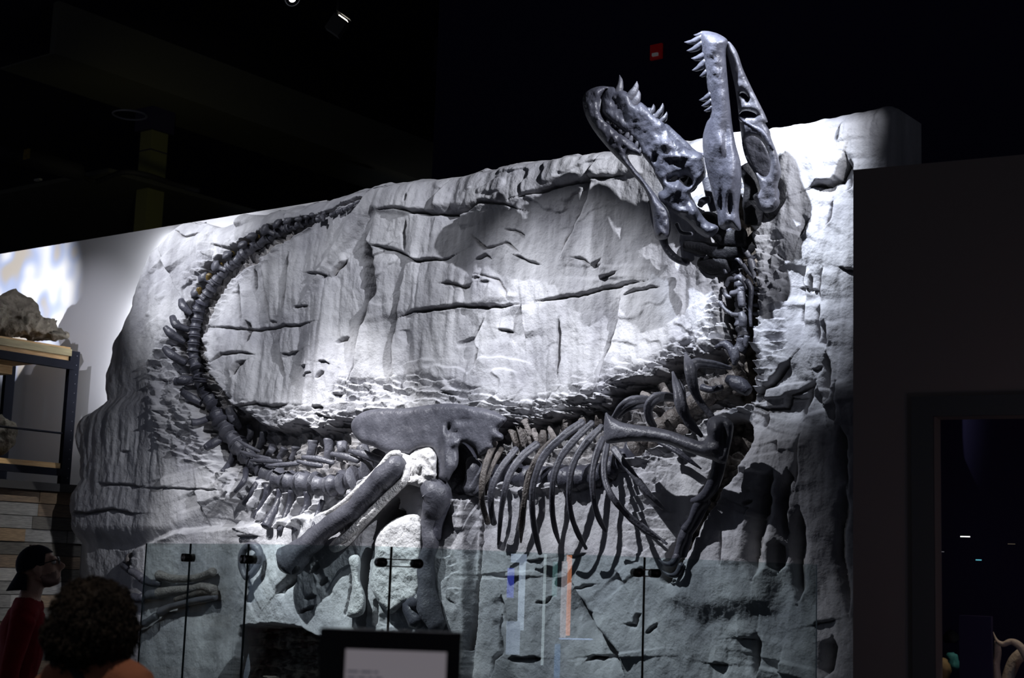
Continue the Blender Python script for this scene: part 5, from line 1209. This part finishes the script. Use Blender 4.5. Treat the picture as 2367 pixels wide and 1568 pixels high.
for lay in (0, 1):
    for i in range(6):
        for j in range(nb + 1):
            a = math.pi + (j / nb - .5) * 2.0
            rr = .104 + i * .017 * math.cos((j / nb - .5) * 2.2)
            bm_.v.append(hp_(-.014 + rr * math.cos(a), .086 / .104 * rr * math.sin(a) * .95, .014 - i * .016 - .004 * lay - .03 * ((j / nb - .5) * 2) ** 2))
k_ = 6 * (nb + 1)
for lay in (0, 1):
    for i in range(5):
        for j in range(nb):
            a = lay * k_ + i * (nb + 1) + j; f = (a, a + 1, a + nb + 2, a + nb + 1); bm_.f.append(f if lay else f[::-1])
for i in range(5):
    for j in (0, nb):
        a = i * (nb + 1) + j; f = (a, a + nb + 1, a + nb + 1 + k_, a + k_); bm_.f.append(f)
for i in (0, 5):
    for j in range(nb):
        a = i * (nb + 1) + j; bm_.f.append((a, a + 1, a + 1 + k_, a + k_))
bm_.build('cap_brim', CAPM, cap)
MB().ball(hp_(-.014, 0, .13), .008, .008, .005).build('cap_button', mat('cap_button', (.05, .04, .02), .8), cap)
gls = MB(); FRM = mat('glasses_frame', (0.012, 0.012, 0.014), .3)
for sg in (1, -1):
    c = hp_(.108, .033 * sg, .004); ax = hR @ Vector((.12 * -sg * 0, 1, 0)); ay = hR @ Vector((0, 0, 1))
    pts = [c + ax * (.027 * math.cos(t)) + ay * (.021 * math.sin(t)) for t in [2 * math.pi * q / 20 for q in range(21)]]
    gls.tube(pts, [.0028] * 21, n=6, seg=1, ref=ax.cross(ay), cap=False)
    gls.tube([hp_(.108, .060 * sg, .010), hp_(.06, .076 * sg, .012), hp_(0, .084 * sg, .010), hp_(-.02, .084 * sg, -.012)], [.003] * 4, n=6, seg=3)
gls.tube([hp_(.108, .007, .008), hp_(.112, 0, .010), hp_(.108, -.007, .008)], [.0025] * 3, n=6)
gls.build('glasses', FRM, MAN)
for sg in (1, -1):
    MB().ball(hp_(.080, .033 * sg, .004), .014, .013, .012, rot=hR).build('eye', mat('eye', (.5, .48, .46), .2), MAN)
bd = garment('beard', bodyM, lambda p: (lambda q: -.005 < q.x < .10 and q.z < -.048 and q.z > -.125 and (abs(q.y) > .03 or q.z < -.086))(hR.transposed() @ (p - hc_)), .0012, mat('stubble', (0.20, 0.115, 0.09), .7), MAN)
# --- woman seen from behind
wcn = at_y(222, 1430, 5.5)
wb = Vector((wcn.x, wcn.y, 0))
RW_ = Matrix.Rotation(math.radians(62), 3, 'Z')
WOM = empty('person', wb, 'woman with dark curly hair and rust orange top seen from behind', 'person')
hRw = RW_ @ Matrix.Rotation(math.radians(-14), 3, 'Y')
hcw = wb + RW_ @ Vector((.02, 0, 1.375))
bodyW = body(WOM, RW_, wb + Vector((0.02, 0, 0)), 1.46, .0, hcw, hRw, SKIN, sh=.200, female=True, sc=1.06)
locw = lambda p: RW_.transposed() @ (p - wb)
TOPM = mat('rust_cotton', (0.46, 0.185, 0.11), 0.9, (0.52, 0.215, 0.13), 12, .3, 140, spec=.1)
def in_top(p):
    q = locw(p)
    if q.z < .74 or q.z > 1.245: return False
    if abs(q.y) > .225 and q.z < .95: return False
    return True
garment('top', bodyW, in_top, .012, TOPM, WOM)
garment('trousers', bodyW, lambda p: .06 < locw(p).z < .78 and abs(locw(p).y) < .215, .010, mat('black_trousers', (.015, .015, .018), .9), WOM)
garment('shoes', bodyW, lambda p: locw(p).z < .075, .008, BLACK, WOM)
st = MB()
def back_pt(px, py, lift=.0):
    hit = bodyW.ray_cast(EYE - WOM.location, ray(px, py).normalized())
    q = hit[1] + WOM.location if hit[0] else at_y(px, py, 5.4)
    return q - ray(px, py).normalized() * .022
st.tube([back_pt(x, y) for x, y in ((146, 1512), (160, 1530), (172, 1548), (184, 1566))] + [back_pt(200, 1600), back_pt(225, 1650)], [.018] * 6, n=8, k=.18)
tag(st.build('bag_strap', mat('strap', (0.045, 0.045, 0.06), .8), WOM))
HAIR = mat('dark_hair', (0.020, 0.015, 0.012), 0.55, (0.045, 0.034, 0.026), 12, .6, 60, spec=.3)
hm = MB()
hc2 = at_y(215, 1437, 5.47)
kx = dep(hc2) / F
hm.ball(hc2, 92 * kx, .135, 96 * kx, n=20, m=14)
hm.ball(hc2 + Vector((-.02, 0, -.05)), 90 * kx, .13, 80 * kx, n=20, m=14)
hm.ball(hc2 + Vector((.05, 0, -.03)), 62 * kx, .12, 78 * kx, n=20, m=14)
hr = remeshed('hair', hm, .012, HAIR, WOM, 2, .5, lambda v: .012 * mn.fractal(v * 22, 1, 2, 4))
cu = MB(); rg_ = random.Random(5)
hv = [v.co + WOM.location for v in hr.data.vertices]; hn = [v.normal.copy() for v in hr.data.vertices]
for k in range(2200):
    i = rg_.randrange(len(hv)); p, nn = hv[i], hn[i]
    if nn.z < -.75: continue
    t1 = nn.cross(Vector((rg_.uniform(-1, 1), rg_.uniform(-1, 1), rg_.uniform(-1, 1)))).normalized(); t2 = nn.cross(t1)
    R0 = rg_.uniform(.006, .012); ln = rg_.uniform(.012, .030); down = Vector((0, 0, -rg_.uniform(0, .02)))
    pts = [p + nn * (ln * s_ - .004) + down * s_ + (t1 * math.cos(s_ * 13) + t2 * math.sin(s_ * 13)) * R0 * min(1, s_ * 2) for s_ in (0, .14, .28, .42, .56, .7, .85, 1)]
    cu.tube(pts, [.0022, .0026, .0026, .0026, .0026, .0024, .002, .001], n=4, seg=1, cap=False)
cl_ = cu.build('hair_curls', HAIR, hr); cl_['kind'] = 'stuff'

# ------------------------------------------------------------------ information screen in the foreground
D = 4.0
k0 = at_y(740, 1457, D); k1 = at_y(1067, 1460, D); 
ku = Vector((k1.x - k0.x, k1.y - k0.y, 0)); kw = ku.length; ku.normalize(); kn = Vector((ku.y, -ku.x, 0)); kz = (k0.z + k1.z) / 2
KS = empty('information_screen', Vector(((k0.x + k1.x) / 2, (k0.y + k1.y) / 2, 0)), 'black framed information screen on a stand in the foreground', 'screen')
def KB(name, s0, s1, z0, z1, d0, d1, m): return box(name, k0 - Vector((0, 0, k0.z)) + ku * s0 - kn * d1 + Vector((0, 0, z0)), ku * (s1 - s0), kn * (d1 - d0), Vector((0, 0, z1 - z0)), m, KS)
px_ = D / F
FRK = mat('screen_frame', (0.012, 0.010, 0.014), .45)
hh = .40
KB('housing', 0, kw, kz - hh, kz, .012, .075, FRK)
KB('bezel', 0, kw, kz - 44 * px_, kz, 0, .012, FRK); KB('bezel', 0, 60 * px_, kz - hh, kz - 44 * px_, 0, .012, FRK); KB('bezel', kw - 32 * px_, kw, kz - hh, kz - 44 * px_, 0, .012, FRK); KB('bezel', 60 * px_, kw - 32 * px_, kz - hh, kz - hh + .03, 0, .012, FRK)
SCM = mat('screen_glow', (0.1, 0.1, 0.1), .4, emit=(0.72, 0.66, 0.74), estr=.17)
pan = KB('screen_panel', 60 * px_, kw - 32 * px_, kz - hh + .03, kz - 44 * px_, .006, .012, SCM)
tx = MB()
r3 = random.Random(2); zz = kz - 96 * px_
while zz > kz - hh + .06:
    s_ = 66 * px_
    while s_ < kw - 60 * px_:
        w_ = r3.uniform(8, 26) * px_
        if s_ < 140 * px_ or zz < kz - 130 * px_: tx.quad_box(k0 - Vector((0, 0, k0.z)) + ku * s_ - kn * .0058 + Vector((0, 0, zz)), ku * w_, kn * .0006, Vector((0, 0, 4.5 * px_)))
        s_ += w_ + 5 * px_
    zz -= 13 * px_
o = tx.build('blurred_text', mat('text_ink', (0.05, 0.05, 0.06), .6, emit=(.3, .3, .4), estr=.1), KS, False); o['kind'] = 'stuff'
KB('stand_post', kw / 2 - .03, kw / 2 + .03, .02, kz - hh, .02, .06, FRK); KB('stand_foot', kw / 2 - .2, kw / 2 + .2, 0, .02, -.12, .2, FRK)

# ------------------------------------------------------------------ lit showcase beside the visitors' aisle, seen mirrored in the glass
def mirror(px, py, i, dist):
    """place that shows mirrored at a pixel of glass panel i, dist metres along the reflected ray"""
    a, b = gpts[i], gpts[i + 1]; d = (b - a).normalized(); n = Vector((d.y, -d.x, 0))
    p = at_vp(px, py, a, b); r = ray(px, py).normalized(); r = r - n * 2 * r.dot(n)
    return p + r * dist
c_ = mirror(1300, 1400, 3, 3.2); SHC = empty('showcase', Vector((c_.x, c_.y, 0)), 'tall showcase with lit white, blue and orange panels, mirrored in the glass', 'showcase')
def panel(name, px0, px1, z0, z1, col, s, label, dist=3.2, base=(.3, .3, .3)):
    a = mirror(px0, 1400, 3, dist); b = mirror(px1, 1400, 3, dist); a.z = b.z = 0
    u = b - a; w = u.normalized(); n = Vector((w.y, -w.x, 0))
    o = box(name, a + Vector((0, 0, z0)), u, n * .04, Vector((0, 0, z1 - z0)), mat(name, base, .5, emit=col, estr=s * 3), SHC)
    o['label'] = label; return o
mz = lambda py: mirror(1300, py, 3, 3.2).z
for nm, x0, x1, y0, y1, c, s, lab in (
    ('lit_panel', 1183, 1216, 1285, 1305, (.7, .75, 1), 1.9, 'lit white header panel of the aisle showcase'), ('lit_panel', 1203, 1214, 1305, 1460, (.75, .8, 1), 2.0, 'narrow lit white edge panel of the aisle showcase'),
    ('lit_panel', 1178, 1206, 1440, 1516, (.6, .65, .9), 1.3, 'lit pale lower panel of the aisle showcase'), ('blue_panel', 1176, 1188, 1318, 1386, (.12, .15, 1), 1.6, 'blue lit banner of the aisle showcase'),
    ('white_strip', 1260, 1262, 1283, 1540, (.9, .95, 1), 1.4, 'thin white lit strip of the aisle showcase'), ('orange_panel', 1313, 1321, 1283, 1470, (1, .33, .16), 2.6, 'tall orange lit panel of the aisle showcase'),
    ('pink_panel', 1302, 1311, 1298, 1475, (1, .75, .8), 1.3, 'tall pinkish lit panel beside the orange one'), ('white_strip', 1300, 1374, 1476, 1479, (.5, .6, 1), 2.2, 'horizontal lit shelf strip of the aisle showcase'),
    ('teal_strip', 1281, 1288, 1300, 1380, (.3, .6, .6), .9, 'dim teal strip in the aisle showcase'), ('blue_strip', 1291, 1300, 1490, 1568, (.1, .3, .7), 1.0, 'blue lit strip low in the aisle showcase')):
    panel(nm, x0, x1, mz(y1), mz(y0), c, s, lab)

box('showcase_body', mirror(1300, 1400, 3, 3.45) - Vector((0, 0, mirror(1300, 1400, 3, 3.45).z)) - T * .0 , Vector((.55, .2, 0)), Vector((.1, -.3, 0)), Vector((0, 0, 1.1)), BLACK, SHC)
spot('visitor_fill', Vector((-1.2, 4.2, 4.6)), Vector((-1.45, 5.5, 1.25)), 85, 16, 0.8, (1.0, 0.86, 0.72), 0.05)  # unseen spot added to brighten the woman's top
